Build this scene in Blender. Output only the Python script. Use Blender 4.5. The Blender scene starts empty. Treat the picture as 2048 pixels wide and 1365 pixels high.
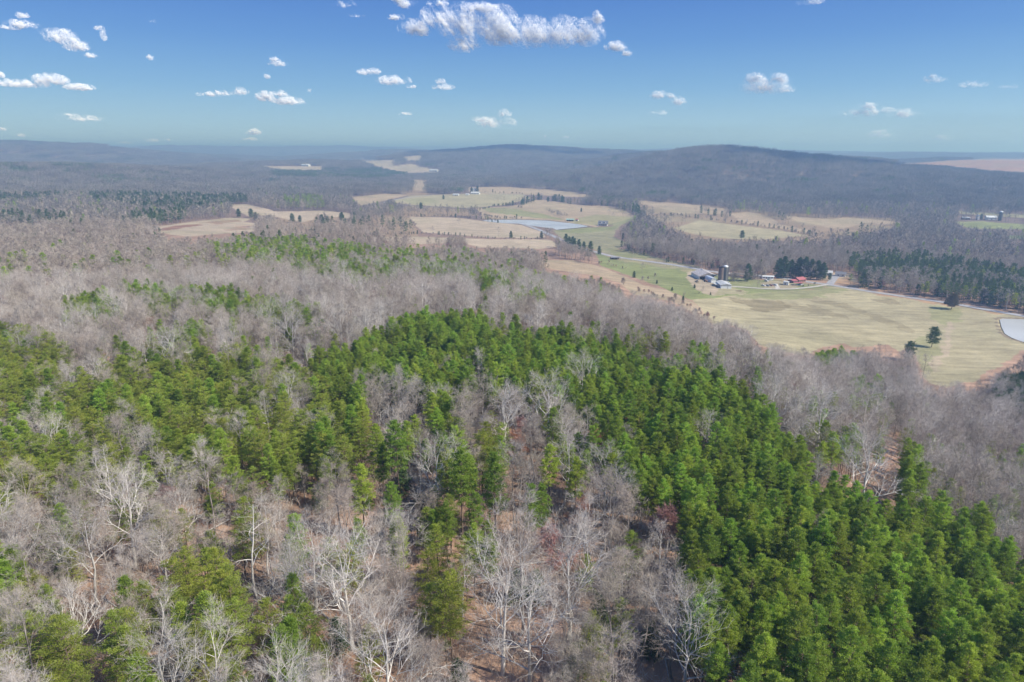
import bpy, math, random
import numpy as np
from math import radians as RD, sin, cos, pi

# ------------------------------------------------------------------ camera, sky, sun, exposure
SC = bpy.context.scene
COL = SC.collection
CAMZ = 130.0
PITCH = 15.65
cam_d = bpy.data.cameras.new('camera'); cam_d.lens = 24; cam_d.sensor_width = 36
cam_d.clip_start = 1.0; cam_d.clip_end = 120000
cam = bpy.data.objects.new('camera', cam_d); COL.objects.link(cam)
cam.location = (0, 0, CAMZ); cam.rotation_euler = (RD(90 - PITCH), 0, 0)
SC.camera = cam

SUN_EL = 43.0
SUN_AZ = 112.0            # clockwise from +Y: to the right and a little behind the camera
W = bpy.data.worlds.new('World'); SC.world = W; W.use_nodes = True
wn = W.node_tree; wn.nodes.clear()
wo = wn.nodes.new('ShaderNodeOutputWorld'); wb = wn.nodes.new('ShaderNodeBackground')
sk = wn.nodes.new('ShaderNodeTexSky'); sk.sky_type = 'NISHITA'; sk.sun_disc = False
sk.sun_elevation = RD(SUN_EL); sk.sun_rotation = RD(SUN_AZ)
sk.air_density = 1.0; sk.dust_density = 0.1; sk.ozone_density = 3.0; sk.altitude = 300
wb.inputs['Strength'].default_value = 0.125
tcw = wn.nodes.new('ShaderNodeTexCoord'); sxw = wn.nodes.new('ShaderNodeSeparateXYZ'); rpw = wn.nodes.new('ShaderNodeValToRGB'); mxw = wn.nodes.new('ShaderNodeMix'); mxw.data_type = 'RGBA'
wn.links.new(tcw.outputs['Generated'], sxw.inputs[0]); wn.links.new(sxw.outputs['Z'], rpw.inputs[0])
for p_, c_ in [(0.0, (.36,.56,.70)), (0.03, (.28,.49,.68)), (0.08, (.145,.345,.63)), (0.14, (.066,.222,.585)), (0.20, (.034,.148,.53)), (1.0, (.03,.11,.42))]:
    e_ = rpw.color_ramp.elements[0] if p_ == 0 else rpw.color_ramp.elements[-1] if p_ == 1 else rpw.color_ramp.elements.new(p_)
    e_.color = (*c_, 1); e_.position = p_
vmw = wn.nodes.new('ShaderNodeVectorMath'); vmw.operation = 'SCALE'; vmw.inputs['Scale'].default_value = 6.2
wn.links.new(rpw.outputs[0], vmw.inputs[0]); mxw.inputs[0].default_value = 0.85
wn.links.new(sk.outputs[0], mxw.inputs[6]); wn.links.new(vmw.outputs[0], mxw.inputs[7]); wn.links.new(mxw.outputs[2], wb.inputs[0]); wn.links.new(wb.outputs[0], wo.inputs[0])

sd = bpy.data.lights.new('sun', 'SUN'); sd.energy = 4.6; sd.angle = RD(0.55); sd.color = (1.0, 0.95, 0.87)
sun = bpy.data.objects.new('sun', sd); COL.objects.link(sun)
sun.rotation_euler = (RD(90 - SUN_EL), 0, RD(180 - SUN_AZ) )
sun.location = (0, 0, 900)
SC.view_settings.view_transform = 'Standard'; SC.view_settings.look = 'None'
SC.view_settings.exposure = 0.46; SC.view_settings.gamma = 1.0
SC.cycles.max_bounces = 5; SC.cycles.diffuse_bounces = 3; SC.cycles.transmission_bounces = 3
SC.cycles.transparent_max_bounces = 4; SC.cycles.volume_bounces = 0
SC.cycles.use_adaptive_sampling = True

# ------------------------------------------------------------------ small tools
FPX = 1365.333
cp, sp = cos(RD(PITCH)), sin(RD(PITCH))
rng = np.random.default_rng(7)
random.seed(7)

def project(x, y, z):
    """world -> photo pixel (2048 x 1365)"""
    zz = z - CAMZ
    D = y * cp - zz * sp
    U = y * sp + zz * cp
    D = np.where(D < 1, 1, D)
    return 1024 + FPX * x / D, 682.67 - FPX * U / D

def sstep(t):
    t = np.clip(t, 0, 1); return t * t * (3 - 2 * t)

def hash2(ix, iy, s):
    n = (ix.astype(np.int64) * 374761393 + iy.astype(np.int64) * 668265263 + s * 1442695041) & 0x7fffffff
    n = ((n ^ (n >> 13)) * 1274126177) & 0x7fffffff
    n = (n ^ (n >> 16)) & 0x7fffffff
    return n / 0x7fffffff

def vnoise(x, y, s=0):
    x = np.asarray(x, float); y = np.asarray(y, float)
    ix = np.floor(x); iy = np.floor(y); fx = x - ix; fy = y - iy
    fx = fx * fx * (3 - 2 * fx); fy = fy * fy * (3 - 2 * fy)
    ix = ix.astype(np.int64); iy = iy.astype(np.int64)
    a = hash2(ix, iy, s); b = hash2(ix + 1, iy, s); c = hash2(ix, iy + 1, s); d = hash2(ix + 1, iy + 1, s)
    return (a * (1 - fx) + b * fx) * (1 - fy) + (c * (1 - fx) + d * fx) * fy - 0.5

def fbm(x, y, s=0, o=3):
    r = 0; a = 1.0
    for k in range(o):
        r = r + a * vnoise(x * 2**k, y * 2**k, s + k * 17); a *= 0.5
    return r

# ------------------------------------------------------------------ terrain (valley floor about z = 0)
AZT = np.array([-60, -37, -26, -14, -5, 4, 12, 20, 28, 37, 60.])
RT = np.log(np.array([20, 100, 160, 220, 300, 400, 520, 650, 850, 1100, 1500, 2200, 3200, 5000, 9000, 16000, 40000.]))
ZT = np.array([  # rows: azimuth, columns: range
 [64,64,64,62,60,57,54,50,44,38,34,36,40,46,60,70,70],
 [64,64,64,62,60,57,54,50,43,34,32,34,38,44,60,90,90],
 [64,64,64,62,60,57,53,48,40,30,28,27,30,34,50,90,90],
 [64,64,64,62,59,55,50,43,30,16,16,20,24,26,40,80,90],
 [64,64,64,62,57,50,41,31,14, 4, 4, 9,14,18,26,60,70],
 [64,64,64,62,54,41,27,16, 4, 0, 0, 4, 8,14,22,40,50],
 [64,64,64,62,48,30,15, 5, 0, 0, 0, 2, 6,12,20,30,40],
 [64,64,63,58,38,18, 6, 1, 0, 0, 0, 2, 6,12,20,25,30],
 [64,63,58,44,25,10, 2, 0, 0, 0, 0, 2, 6,12,20,20,20],
 [64,60,50,36,22,10, 3, 0, 0, 0, 0, 2, 6,12,20,20,20],
 [64,60,50,36,24,14, 8, 4, 0, 0, 0, 2, 6,12,20,20,20.]])
# ridges: (azimuth, range, crest z) points and cross width
RIDGES = [
 ([(4.5,2900,8),(6.5,2800,34),(8.5,2750,56),(10.5,2700,84),(12.5,2650,110),(14.5,2600,128),(16,2580,129),(18,2550,122),(20.5,2550,110),(23,2550,98),(27,2450,80),(31,2350,66),(36,2200,56),(44,2100,58)], 290),
 ([(17,3400,60),(21,3400,98),(25,3300,88),(29,3200,62)], 300),
 ([(3,3700,20),(6,3500,58),(9,3300,92),(12,3200,104),(15,3200,70)], 300),
 ([(-9,4700,10),(-6.5,4600,88),(-4.5,4500,128),(-2.7,4400,144),(-0.5,4400,139),(2,4500,132),(5,4700,126),(8,5000,112),(11,5200,60)], 620),
 ([(-16,6800,50),(-12,6500,92),(-9,6300,120),(-6,6500,110)], 700),
 ([(27,5200,20),(30,5000,62),(33,4700,74),(37,4500,72),(45,4300,60)], 430),
 ([(24,7600,60),(29,7300,92),(34,7200,90),(40,7200,80),(46,7200,80)], 800),
 ([(6,9500,110),(12,9300,118),(17,9200,124),(21,9000,104),(26,9500,84)], 900),
 ([(-50,5600,150),(-40,5600,166),(-36,5500,176),(-33,5600,160),(-30,5900,128),(-26,6200,90)], 620),
 ([(-30,9500,120),(-26,9500,164),(-21,9800,150),(-17,10000,150),(-14,10500,172),(-11,10500,140)], 1000),
 ([(-45,15500,170),(-30,15500,190),(-16,15500,200),(-10,15500,185),(0,15500,170),(10,15500,120),(25,15500,90),(45,15500,70)], 1600),
 ([(-25,3800,40),(-20,3600,62),(-15,3700,60),(-11,3900,40)], 330),
 ([(-44,2500,64),(-36,2600,70),(-30,2800,66),(-24,3000,50)], 330),
]
def H(x, y):
    x = np.atleast_1d(np.asarray(x, float)); y = np.atleast_1d(np.asarray(y, float))
    r = np.maximum(np.hypot(x, y), 21.0)
    az = np.degrees(np.arctan2(x, np.maximum(y, 1e-3)))
    az = np.clip(az, -59.9, 59.9); lr = np.clip(np.log(r), RT[0] + 1e-6, RT[-1] - 1e-6)
    i = np.clip(np.searchsorted(AZT, az) - 1, 0, len(AZT) - 2)
    j = np.clip(np.searchsorted(RT, lr) - 1, 0, len(RT) - 2)
    u = (az - AZT[i]) / (AZT[i+1] - AZT[i]); v = (lr - RT[j]) / (RT[j+1] - RT[j])
    u = 0.5 * u + 0.5 * sstep(u)
    z = (ZT[i, j] * (1-u) + ZT[i+1, j] * u) * (1-v) + (ZT[i, j+1] * (1-u) + ZT[i+1, j+1] * u) * v
    top = np.zeros_like(z)
    for pts, wd in RIDGES:
        P = np.array([(d * sin(RD(a)), d * cos(RD(a)), h) for a, d, h in pts])
        lo = P[:, :2].min(0) - 4 * wd; hi = P[:, :2].max(0) + 4 * wd
        sel = np.where((x > lo[0]) & (x < hi[0]) & (y > lo[1]) & (y < hi[1]))[0]
        if len(sel) == 0: continue
        xs = x[sel]; ys = y[sel]; dl = []; hl = []
        for k in range(len(P) - 1):
            ax, ay, ah = P[k]; bx, by, bh = P[k+1]
            L2 = (bx-ax)**2 + (by-ay)**2
            t = np.clip(((xs-ax)*(bx-ax) + (ys-ay)*(by-ay)) / L2, 0, 1)
            dl.append((xs - ax - t*(bx-ax))**2 + (ys - ay - t*(by-ay))**2); hl.append(ah + t*(bh-ah))
        dl = np.array(dl); hl = np.array(hl); best = dl.min(0)
        w_ = np.exp(-np.minimum((dl - best) / (0.35 * wd * (wd + np.sqrt(best))), 50)); hh = (w_ * hl).sum(0) / w_.sum(0)
        g = np.exp(-best / (2 * wd * wd))
        g = g * (1 + 0.35 * fbm(xs / wd, ys / wd, 5, 3) * (1 - g) * 2)
        top[sel] = np.maximum(top[sel], (hh - z[sel]) * g)
    z = z + top * (1 + 0.17 * fbm(x / 330, y / 330, 61, 3))
    amp = np.clip((r - 700) / 6000, 0, 1) * 16
    hilly = np.clip(-az / 12, 0, 1)
    z = z + amp * fbm(x / 900, y / 900, 3, 3) + hilly * np.clip((r - 900) / 1500, 0, 1) * 16 * fbm(x / 420, y / 420, 9, 2)
    wood = np.clip(1 - (r - 500) / 300, 0, 1)
    z = z + wood * (3.0 * fbm(x / 60, y / 60, 1, 2))
    return z

def unproject(pts, off=0.0):
    """photo pixels -> points on the terrain (ray march)"""
    pts = np.asarray(pts, float)
    a = (pts[:, 0] - 1024) / FPX; b = (682.67 - pts[:, 1]) / FPX
    dx = a; dy = cp + b * sp; dz = -sp + b * cp
    t = np.geomspace(45, 30000, 1500)
    X = dx[:, None] * t; Y = dy[:, None] * t; Z = CAMZ + dz[:, None] * t
    hz = H(X.ravel(), Y.ravel()).reshape(X.shape) + off
    below = Z < hz
    k = np.where(below.any(1), below.argmax(1), len(t) - 1); k = np.maximum(k, 1)
    n = np.arange(len(pts))
    g0 = (Z - hz)[n, k-1]; g1 = (Z - hz)[n, k]
    f = np.where(below.any(1), g0 / np.maximum(g0 - g1, 1e-6), 0)
    tt = t[k-1] + f * (t[k] - t[k-1])
    return np.stack([dx * tt, dy * tt, CAMZ + dz * tt], 1)

def inpoly(px, py, poly):
    px = np.asarray(px); py = np.asarray(py)
    P = np.asarray(poly, float); n = len(P); c = np.zeros(px.shape, bool)
    x0, y0 = P.min(0); x1, y1 = P.max(0)
    m = (px >= x0) & (px <= x1) & (py >= y0) & (py <= y1)
    if not m.any(): return c
    qx = px[m]; qy = py[m]; cc = np.zeros(qx.shape, bool)
    for i in range(n):
        ax, ay = P[i]; bx, by = P[(i+1) % n]
        if ay == by: continue
        hit = ((ay > qy) != (by > qy)) & (qx < (bx-ax) * (qy-ay) / (by-ay) + ax)
        cc ^= hit
    c[m] = cc
    return c

def subdiv(poly, closed=True, step=12):
    out = []; n = len(poly)
    for i in range(n if closed else n - 1):
        a = poly[i]; b = poly[(i+1) % n]
        k = max(1, int(math.hypot(b[0]-a[0], b[1]-a[1]) / step))
        for j in range(k): out.append((a[0] + (b[0]-a[0]) * j / k, a[1] + (b[1]-a[1]) * j / k))
    if not closed: out.append(poly[-1])
    return out

def mk_mesh(name, V, F, mats=None, mi=None, smooth=False):
    """F: (n,3) or (n,4) array, or list of such arrays"""
    me = bpy.data.meshes.new(name)
    V = np.asarray(V, np.float32)
    Fs = F if isinstance(F, list) else [F]
    Fs = [np.asarray(f, np.int32) for f in Fs if len(f)]
    me.vertices.add(len(V)); me.vertices.foreach_set('co', V.ravel())
    nl = sum(f.size for f in Fs); nf = sum(len(f) for f in Fs)
    me.loops.add(nl); me.polygons.add(nf)
    me.loops.foreach_set('vertex_index', np.concatenate([f.ravel() for f in Fs]))
    st = []; tot = 0
    for f in Fs:
        st.append(tot + np.arange(len(f)) * f.shape[1]); tot += f.size
    me.polygons.foreach_set('loop_start', np.concatenate(st).astype(np.int32))
    me.polygons.foreach_set('use_smooth', np.full(nf, bool(smooth)))
    for m in (mats or []): me.materials.append(m)
    if mi is not None: me.polygons.foreach_set('material_index', np.asarray(mi, np.int32))
    me.update(calc_edges=True); me.validate()
    return me

def tag(o, label=None, cat=None, group=None, kind=None):
    if label: o['label'] = label
    if cat: o['category'] = cat
    if group: o['group'] = group
    if kind: o['kind'] = kind
    return o

def link(name, me, parent=None, mat=None):
    o = bpy.data.objects.new(name, me); COL.objects.link(o)
    if parent is not None: o.parent = parent
    if mat is not None and me is not None: me.materials.append(mat)
    return o

def empty(name, loc, rz=0.0):
    o = bpy.data.objects.new(name, None); COL.objects.link(o)
    o.location = loc; o.rotation_euler = (0, 0, rz); o.empty_display_size = 1
    return o

# ------------------------------------------------------------------ materials
def mat(name, col, rough=0.85, var=0.0, scale=1.0, col2=None, rnd=0.0, transl=0.0, metal=0.0, spec=0.3, bump=0.0, tcol=None, huevar=0.0, stretch=(1,1,1)):
    m = bpy.data.materials.new(name); m.use_nodes = True
    nt = m.node_tree; N = nt.nodes; L = nt.links; b = N['Principled BSDF']; out = N['Material Output']
    b.inputs['Roughness'].default_value = rough; b.inputs['Metallic'].default_value = metal
    b.inputs['Specular IOR Level'].default_value = spec
    src = None
    if var or col2:
        tc = N.new('ShaderNodeTexCoord'); mp = N.new('ShaderNodeMapping'); nz = N.new('ShaderNodeTexNoise')
        mp.inputs['Scale'].default_value = stretch
        nz.inputs['Scale'].default_value = scale; nz.inputs['Detail'].default_value = 4
        L.new(tc.outputs['Object'], mp.inputs[0]); L.new(mp.outputs[0], nz.inputs['Vector'])
        rp = N.new('ShaderNodeValToRGB')
        c2 = col2 if col2 else tuple(min(1, c * (1 + var)) for c in col)
        c1 = col if col2 else tuple(c * (1 - var) for c in col)
        rp.color_ramp.elements[0].position = 0.32; rp.color_ramp.elements[1].position = 0.68
        rp.color_ramp.elements[0].color = (*c1, 1); rp.color_ramp.elements[1].color = (*c2, 1)
        L.new(nz.outputs['Fac'], rp.inputs[0]); src = rp.outputs[0]
        if bump:
            bp = N.new('ShaderNodeBump'); bp.inputs['Strength'].default_value = bump; bp.inputs['Distance'].default_value = 0.1
            L.new(nz.outputs['Fac'], bp.inputs['Height']); L.new(bp.outputs[0], b.inputs['Normal'])
    else:
        rgb = N.new('ShaderNodeRGB'); rgb.outputs[0].default_value = (*col, 1); src = rgb.outputs[0]
    if rnd or huevar:
        oi = N.new('ShaderNodeObjectInfo'); hs = N.new('ShaderNodeHueSaturation')
        mr = N.new('ShaderNodeMapRange'); mr.inputs['To Min'].default_value = 1 - rnd; mr.inputs['To Max'].default_value = 1 + rnd
        L.new(oi.outputs['Random'], mr.inputs['Value']); L.new(mr.outputs[0], hs.inputs['Value'])
        if huevar:
            wnz = N.new('ShaderNodeMath'); wnz.operation = 'MULTIPLY'; wnz.inputs[1].default_value = 37.77
            fr = N.new('ShaderNodeMath'); fr.operation = 'FRACT'
            m2 = N.new('ShaderNodeMapRange'); m2.inputs['To Min'].default_value = 0.5 - huevar; m2.inputs['To Max'].default_value = 0.5 + huevar
            L.new(oi.outputs['Random'], wnz.inputs[0]); L.new(wnz.outputs[0], fr.inputs[0]); L.new(fr.outputs[0], m2.inputs['Value']); L.new(m2.outputs[0], hs.inputs['Hue'])
        L.new(src, hs.inputs['Color']); src = hs.outputs[0]
    L.new(src, b.inputs['Base Color'])
    if transl:
        tr = N.new('ShaderNodeBsdfTranslucent'); mx = N.new('ShaderNodeMixShader'); mx.inputs[0].default_value = transl
        if tcol:
            mm = N.new('ShaderNodeMix'); mm.data_type = 'RGBA'; mm.blend_type = 'MULTIPLY'; mm.inputs[0].default_value = 1
            L.new(src, mm.inputs[6]); mm.inputs[7].default_value = (*tcol, 1); L.new(mm.outputs[2], tr.inputs[0])
        else: L.new(src, tr.inputs[0])
        L.new(b.outputs[0], mx.inputs[1]); L.new(tr.outputs[0], mx.inputs[2]); L.new(mx.outputs[0], out.inputs[0])
    return m

M = {}
M['bark'] = mat('bare_bark', (0.20, 0.165, 0.14), 0.9, col2=(0.42, 0.37, 0.33), scale=1.3, rnd=0.22, stretch=(1,1,0.3))
M['bark_pale'] = mat('pale_bark', (0.50, 0.46, 0.41), 0.85, col2=(0.74, 0.70, 0.64), scale=0.9, rnd=0.15, stretch=(1,1,0.4))
M['twig'] = mat('bare_twigs', (0.41, 0.35, 0.29), 0.9, var=0.2, scale=0.35, rnd=0.22, huevar=0.015)
M['twig_far'] = mat('grey_crowns', (0.235, 0.213, 0.185), 0.9, var=0.25, scale=0.12, rnd=0.28, huevar=0.012)
M['twig_pale'] = mat('pale_twigs', (0.50, 0.44, 0.385), 0.85, var=0.15, scale=0.3, rnd=0.15)
M['twig_red'] = mat('red_maple_buds', (0.40, 0.23, 0.20), 0.85, var=0.25, scale=0.5, rnd=0.25, transl=0.25)
M['twig_peach'] = mat('beech_dry_leaves', (0.55, 0.30, 0.19), 0.85, var=0.25, scale=0.5, rnd=0.2, transl=0.3)
M['pine_bark'] = mat('pine_bark', (0.13, 0.09, 0.065), 0.95, col2=(0.26, 0.19, 0.14), scale=2.0, rnd=0.15, stretch=(1,1,0.3))
M['needles'] = mat('pine_needles', (0.20, 0.28, 0.035), 0.6, col2=(0.42, 0.52, 0.085), scale=0.55, rnd=0.28, huevar=0.018, transl=0.4, tcol=(1.1, 1.25, 0.6))
M['needles_far'] = mat('distant_pine_needles', (0.065, 0.115, 0.035), 0.6, col2=(0.13, 0.19, 0.055), scale=0.3, rnd=0.25, transl=0.3, tcol=(1.1, 1.2, 0.6))
M['needles_olive'] = mat('scrub_pine_needles', (0.215, 0.265, 0.035), 0.6, col2=(0.40, 0.45, 0.075), scale=0.55, rnd=0.22, huevar=0.015, transl=0.35, tcol=(1.1, 1.2, 0.6))
M['needles_dark'] = mat('cedar_foliage', (0.055, 0.11, 0.03), 0.7, col2=(0.12, 0.19, 0.055), scale=0.8, rnd=0.2, transl=0.25)
# ------------------------------------------------------------------ land cover, traced from the photo and laid on the terrain
TAN = (0.40, 0.305, 0.20); PALE = (0.44, 0.35, 0.25); HAY = (0.385, 0.33, 0.20); GRN = (0.235, 0.25, 0.10)
HGRN = (0.29, 0.265, 0.155); DIRT = (0.46, 0.36, 0.26); LIT = (0.39, 0.25, 0.17); REDB = (0.26, 0.13, 0.085)
BRN = (0.18, 0.14, 0.075); ORG = (0.42, 0.22, 0.12); SCRB = (0.30, 0.215, 0.14)
# (polygon in photo pixels, albedo, keeps trees away)
F_HAY = [(1380,601),(1440,594),(1500,584),(1570,583),(1620,580),(1655,572),(1690,574),(1760,590),(1850,604),(1920,612),(2048,636),(2200,662),(2200,700),(2048,700),(2000,735),(1975,745),(1940,765),(1890,775),(1850,765),(1835,715),(1825,690),(1805,706),(1776,689),(1740,694),(1714,698),(1690,688),(1650,695),(1622,709),(1600,712),(1561,703),(1520,692),(1506,677),(1500,665),(1460,650),(1425,648),(1420,633)]
FIELDS = [
 (F_HAY, HAY, 1),
 ([(1190,500),(1215,514),(1300,522),(1395,540),(1440,552),(1520,560),(1560,556),(1600,566),(1655,568),(1640,576),(1570,584),(1500,586),(1440,596),(1380,600),(1330,578),(1290,562),(1240,545),(1200,532)], GRN, 1),
 ([(1073,521),(1147,521),(1205,535),(1264,560),(1290,572),(1337,581),(1380,603),(1425,636),(1425,650),(1396,632),(1345,604),(1266,589),(1240,566),(1195,552),(1139,545),(1085,535)], TAN, 1),
 ([(819,434),(908,436),(993,443),(1044,451),(1085,465),(1092,475),(1027,477),(976,475),(908,470),(846,465),(836,455)], PALE, 1),
 ([(737,475),(839,474),(976,479),(1095,479),(1126,492),(1078,499),(1010,496),(959,496),(925,486),(839,489),(754,482)], PALE, 1),
 ([(1107,462),(1130,461),(1177,457),(1205,455),(1224,454),(1232,436),(1277,436),(1248,448),(1232,460),(1228,475),(1258,487),(1222,503),(1261,505),(1300,512),(1400,534),(1400,540),(1300,526),(1232,514),(1210,507),(1189,499),(1154,489),(1130,481),(1112,468)], HGRN, 1),
 ([(951,417),(1025,413),(1072,400),(1095,401),(1154,410),(1222,413),(1248,421),(1271,434),(1232,446),(1190,455),(1160,450),(1134,446),(1095,441),(1037,438),(966,437),(960,425)], TAN, 1),
 ([(778,404),(822,392),(938,388),(1044,390),(1065,397),(1010,410),(935,417),(819,410)], HAY, 1),
 ([(931,375),(1017,374),(1095,380),(1144,384),(1183,392),(1183,396),(1095,392),(1050,390),(960,389),(940,385)], TAN, 1),
 ([(1270,402),(1300,404),(1391,410),(1457,419),(1446,430),(1410,428),(1355,428),(1322,417),(1280,408)], TAN, 1),
 ([(1461,428),(1505,424),(1541,435),(1563,450),(1621,461),(1618,466),(1556,457),(1483,446)], TAN, 1),
 ([(1347,457),(1399,441),(1464,450),(1556,461),(1618,472),(1578,475),(1534,479),(1475,479),(1428,475),(1384,468)], HAY, 1),
 ([(1570,432),(1610,435),(1665,439),(1702,435),(1767,441),(1808,446),(1775,450),(1731,446),(1683,459),(1665,457),(1629,450),(1592,443)], TAN, 1),
 ([(1899,443),(1921,444),(1965,443),(1994,446),(2060,450),(2060,459),(1994,459),(1939,457),(1921,450)], GRN, 1),
 ([(1917,423),(2060,430),(2060,437),(1920,428)], HGRN, 1),
 ([(2016,472),(2060,472),(2060,478),(2018,478)], (0.15,0.26,0.05), 1),
 ([(284,458),(393,443),(461,436),(506,438),(485,445),(533,448),(509,455),(506,465),(444,468),(376,474),(308,465)], PALE, 1),
 ([(458,410),(496,409),(530,417),(554,424),(649,422),(700,427),(700,437),(632,431),(625,441),(602,445),(537,431),(499,434),(475,424)], PALE, 1),
 ([(0,451),(79,455),(219,456),(280,458),(280,464),(113,462),(0,460)], TAN, 1),
 ([(520,332),(547,333),(646,333),(643,342),(560,340)], PALE, 1),
 ([(703,323),(791,320),(785,333),(822,328),(846,335),(873,340),(877,345),(822,347),(767,337),(730,325)], PALE, 1),
 ([(805,315),(839,311),(846,316),(839,323),(815,321)], PALE, 1),
 ([(703,395),(770,388),(822,390),(760,404),(720,412)], TAN, 1),
 ([(822,360),(855,362),(850,382),(828,382)], TAN, 1),
 ([(1757,331),(1850,326),(1900,322),(1990,318),(2120,318),(2120,352),(1990,345),(1900,334),(1850,332)], ORG, 1),
 ([(540,440),(640,430),(700,435),(820,435),(835,460),(835,480),(760,475),(640,472),(540,470)], SCRB, 0),
 ([(700,437),(820,412),(935,420),(960,432),(820,434)], SCRB, 0),
 ([(1270,400),(1460,415),(1560,425),(1800,438),(1812,452),(1640,482),(1400,484),(1335,457),(1290,430)], SCRB, 2),
 ([(800,347),(870,350),(890,354),(862,364),(852,394),(820,394),(796,376)], SCRB, 2),
 ([(1640,546),(1700,546),(1725,572),(1660,568),(1640,560)], TAN, 1),
 ([(1758,905),(1800,872),(1806,885),(1775,945),(1752,945)], (0.36,0.22,0.15), 1),
]
PATCH = [
 ([(1215,510),(1300,519),(1400,533),(1400,546),(1300,530),(1230,520)], TAN, .5),
  # tint areas inside fields
 ([(1455,596),(1500,602),(1560,604),(1585,612),(1560,622),(1510,622),(1480,610)], BRN, .55),
 ([(1600,592),(1650,598),(1700,612),(1760,630),(1830,662),(1824,668),(1750,640),(1690,620),(1640,606),(1600,598)], BRN, .35),
 ([(1560,604),(1620,612),(1690,630),(1700,640),(1640,630),(1570,612)], BRN, .35),
 ([(1500,583),(1600,581),(1655,572),(1700,582),(1620,598),(1540,600),(1470,594)], GRN, .6),
 ([(1740,596),(1790,600),(1800,606),(1770,608),(1745,603)], BRN, .5),
 ([(1860,612),(1920,618),(1925,640),(1890,650),(1860,640)], GRN, .5),
 ([(1830,680),(1870,660),(1880,700),(1870,740),(1838,735)], GRN, .45),
 ([(1888,690),(1895,642),(1906,642),(1900,690),(1888,720),(1865,745),(1858,728)], DIRT, .7),
 ([(1372,545),(1385,540),(1440,575),(1430,590),(1400,585),(1375,562)], DIRT, .85),
 ([(1420,572),(1475,577),(1500,585),(1470,590),(1425,592)], DIRT, .5),
 ([(1520,565),(1545,562),(1580,566),(1600,572),(1590,580),(1530,578)], DIRT, .8),
 ([(965,416),(1025,418),(1095,430),(1130,441),(1068,436),(978,425)], GRN, .75),
 ([(1134,441),(1190,430),(1271,434),(1250,448),(1200,452),(1150,448)], GRN, .55),
 ([(1107,462),(1177,457),(1224,454),(1240,448),(1226,462),(1150,468)], GRN, .7),
 ([(1210,498),(1260,500),(1300,508),(1300,518),(1235,514)], GRN, .6),
 ([(1240,545),(1330,545),(1372,560),(1340,580),(1290,562)], GRN, .5),
 ([(800,400),(860,396),(880,405),(830,410)], GRN, .4),
 ([(290,463),(350,452),(400,448),(398,452),(330,462)], REDB, .8),
 ([(405,445),(470,440),(485,443),(430,450)], REDB, .6),
 ([(450,462),(480,452),(500,452),(495,460)], REDB, .5),
 ([(1660,560),(1700,560),(1800,592),(1900,606),(2060,628),(2060,636),(1900,612),(1760,592)], (0.42,0.26,0.15), .8),
 ([(1500,540),(1560,545),(1620,556),(1660,562),(1655,572),(1600,566),(1540,560)], LIT, .8),
]
def world_poly(poly):
    P = unproject(subdiv(poly, True, 10)); return P[:, :2]
POND_Z = {}
P1 = [(964,439),(982,438),(1037,439),(1095,442),(1134,447),(1160,450),(1177,454),(1154,457),(1130,459),(1113,461),(1107,458),(1076,454),(1037,447),(1005,445),(978,442)]
P2 = [(1999,641),(2005,638.5),(2048,639),(2120,645),(2150,665),(2120,684),(2060,684),(2043,680),(2025,674),(2010,666),(2003,655)]
FW = [(world_poly(p), c, k) for p, c, k in FIELDS]
PW = [(world_poly(p), c, a) for p, c, a in PATCH]
SCRUBS = [p for p, c, k in FIELDS if k != 1]
CLEAR = [p for p, c, k in FIELDS if k == 1] + [P1, P2]
ROAD_CLEAR = []

# ground sheet: polar grid, finer where the photo needs it
azs = np.radians(np.concatenate([np.linspace(-62, -39, 40)[:-1], np.linspace(-39, 39, 860), np.linspace(39, 62, 40)[1:]]))
rs = np.concatenate([np.linspace(8, 45, 14)[:-1], np.geomspace(45, 400, 230)[:-1], np.geomspace(400, 3000, 520)[:-1], np.geomspace(3000, 45000, 230)])
A, R = np.meshgrid(azs, rs)
gx = (R * np.sin(A)).ravel(); gy = (R * np.cos(A)).ravel()
gz = H(gx, gy)
gcol = np.tile(np.array(LIT), (len(gx), 1))
m = fbm(gx / 14, gy / 14, 21, 3); gcol *= (1 + 0.5 * m)[:, None]
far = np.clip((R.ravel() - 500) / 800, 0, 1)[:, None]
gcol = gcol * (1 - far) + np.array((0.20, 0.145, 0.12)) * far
wob = 3.0
gpx = gx + wob * fbm(gx / 16, gy / 16, 31, 3); gpy = gy + wob * 2 * fbm(gx / 16, gy / 16, 32, 3)
isf = np.zeros(len(gx), bool)
for P, c, k in sorted(FW, key=lambda q: q[2] == 1):
    mk = inpoly(gpx, gpy, P); gcol[mk] = c; isf |= mk
fr = 7 * fbm(gx / 9, gy / 9, 33, 3)
for P, c, a in PW:
    mk = inpoly(gx + fr, gy + 2.5 * fr, P)
    gcol[mk] = gcol[mk] * (1 - a) + np.array(c) * a
n1 = fbm(gx / 45, gy / 45, 41, 4); n2 = fbm(gx / 8, gy / 8, 43, 3)
gr = np.clip(fbm(gx / 90, gy / 60, 47, 3) * 1.2, 0, 0.35)
gcol[isf] = gcol[isf] * (1 - gr[isf][:, None]) + np.array(HGRN) * gr[isf][:, None]
gcol[isf] *= (1 + 0.20 * n1[isf] + 0.16 * n2[isf])[:, None]
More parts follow.
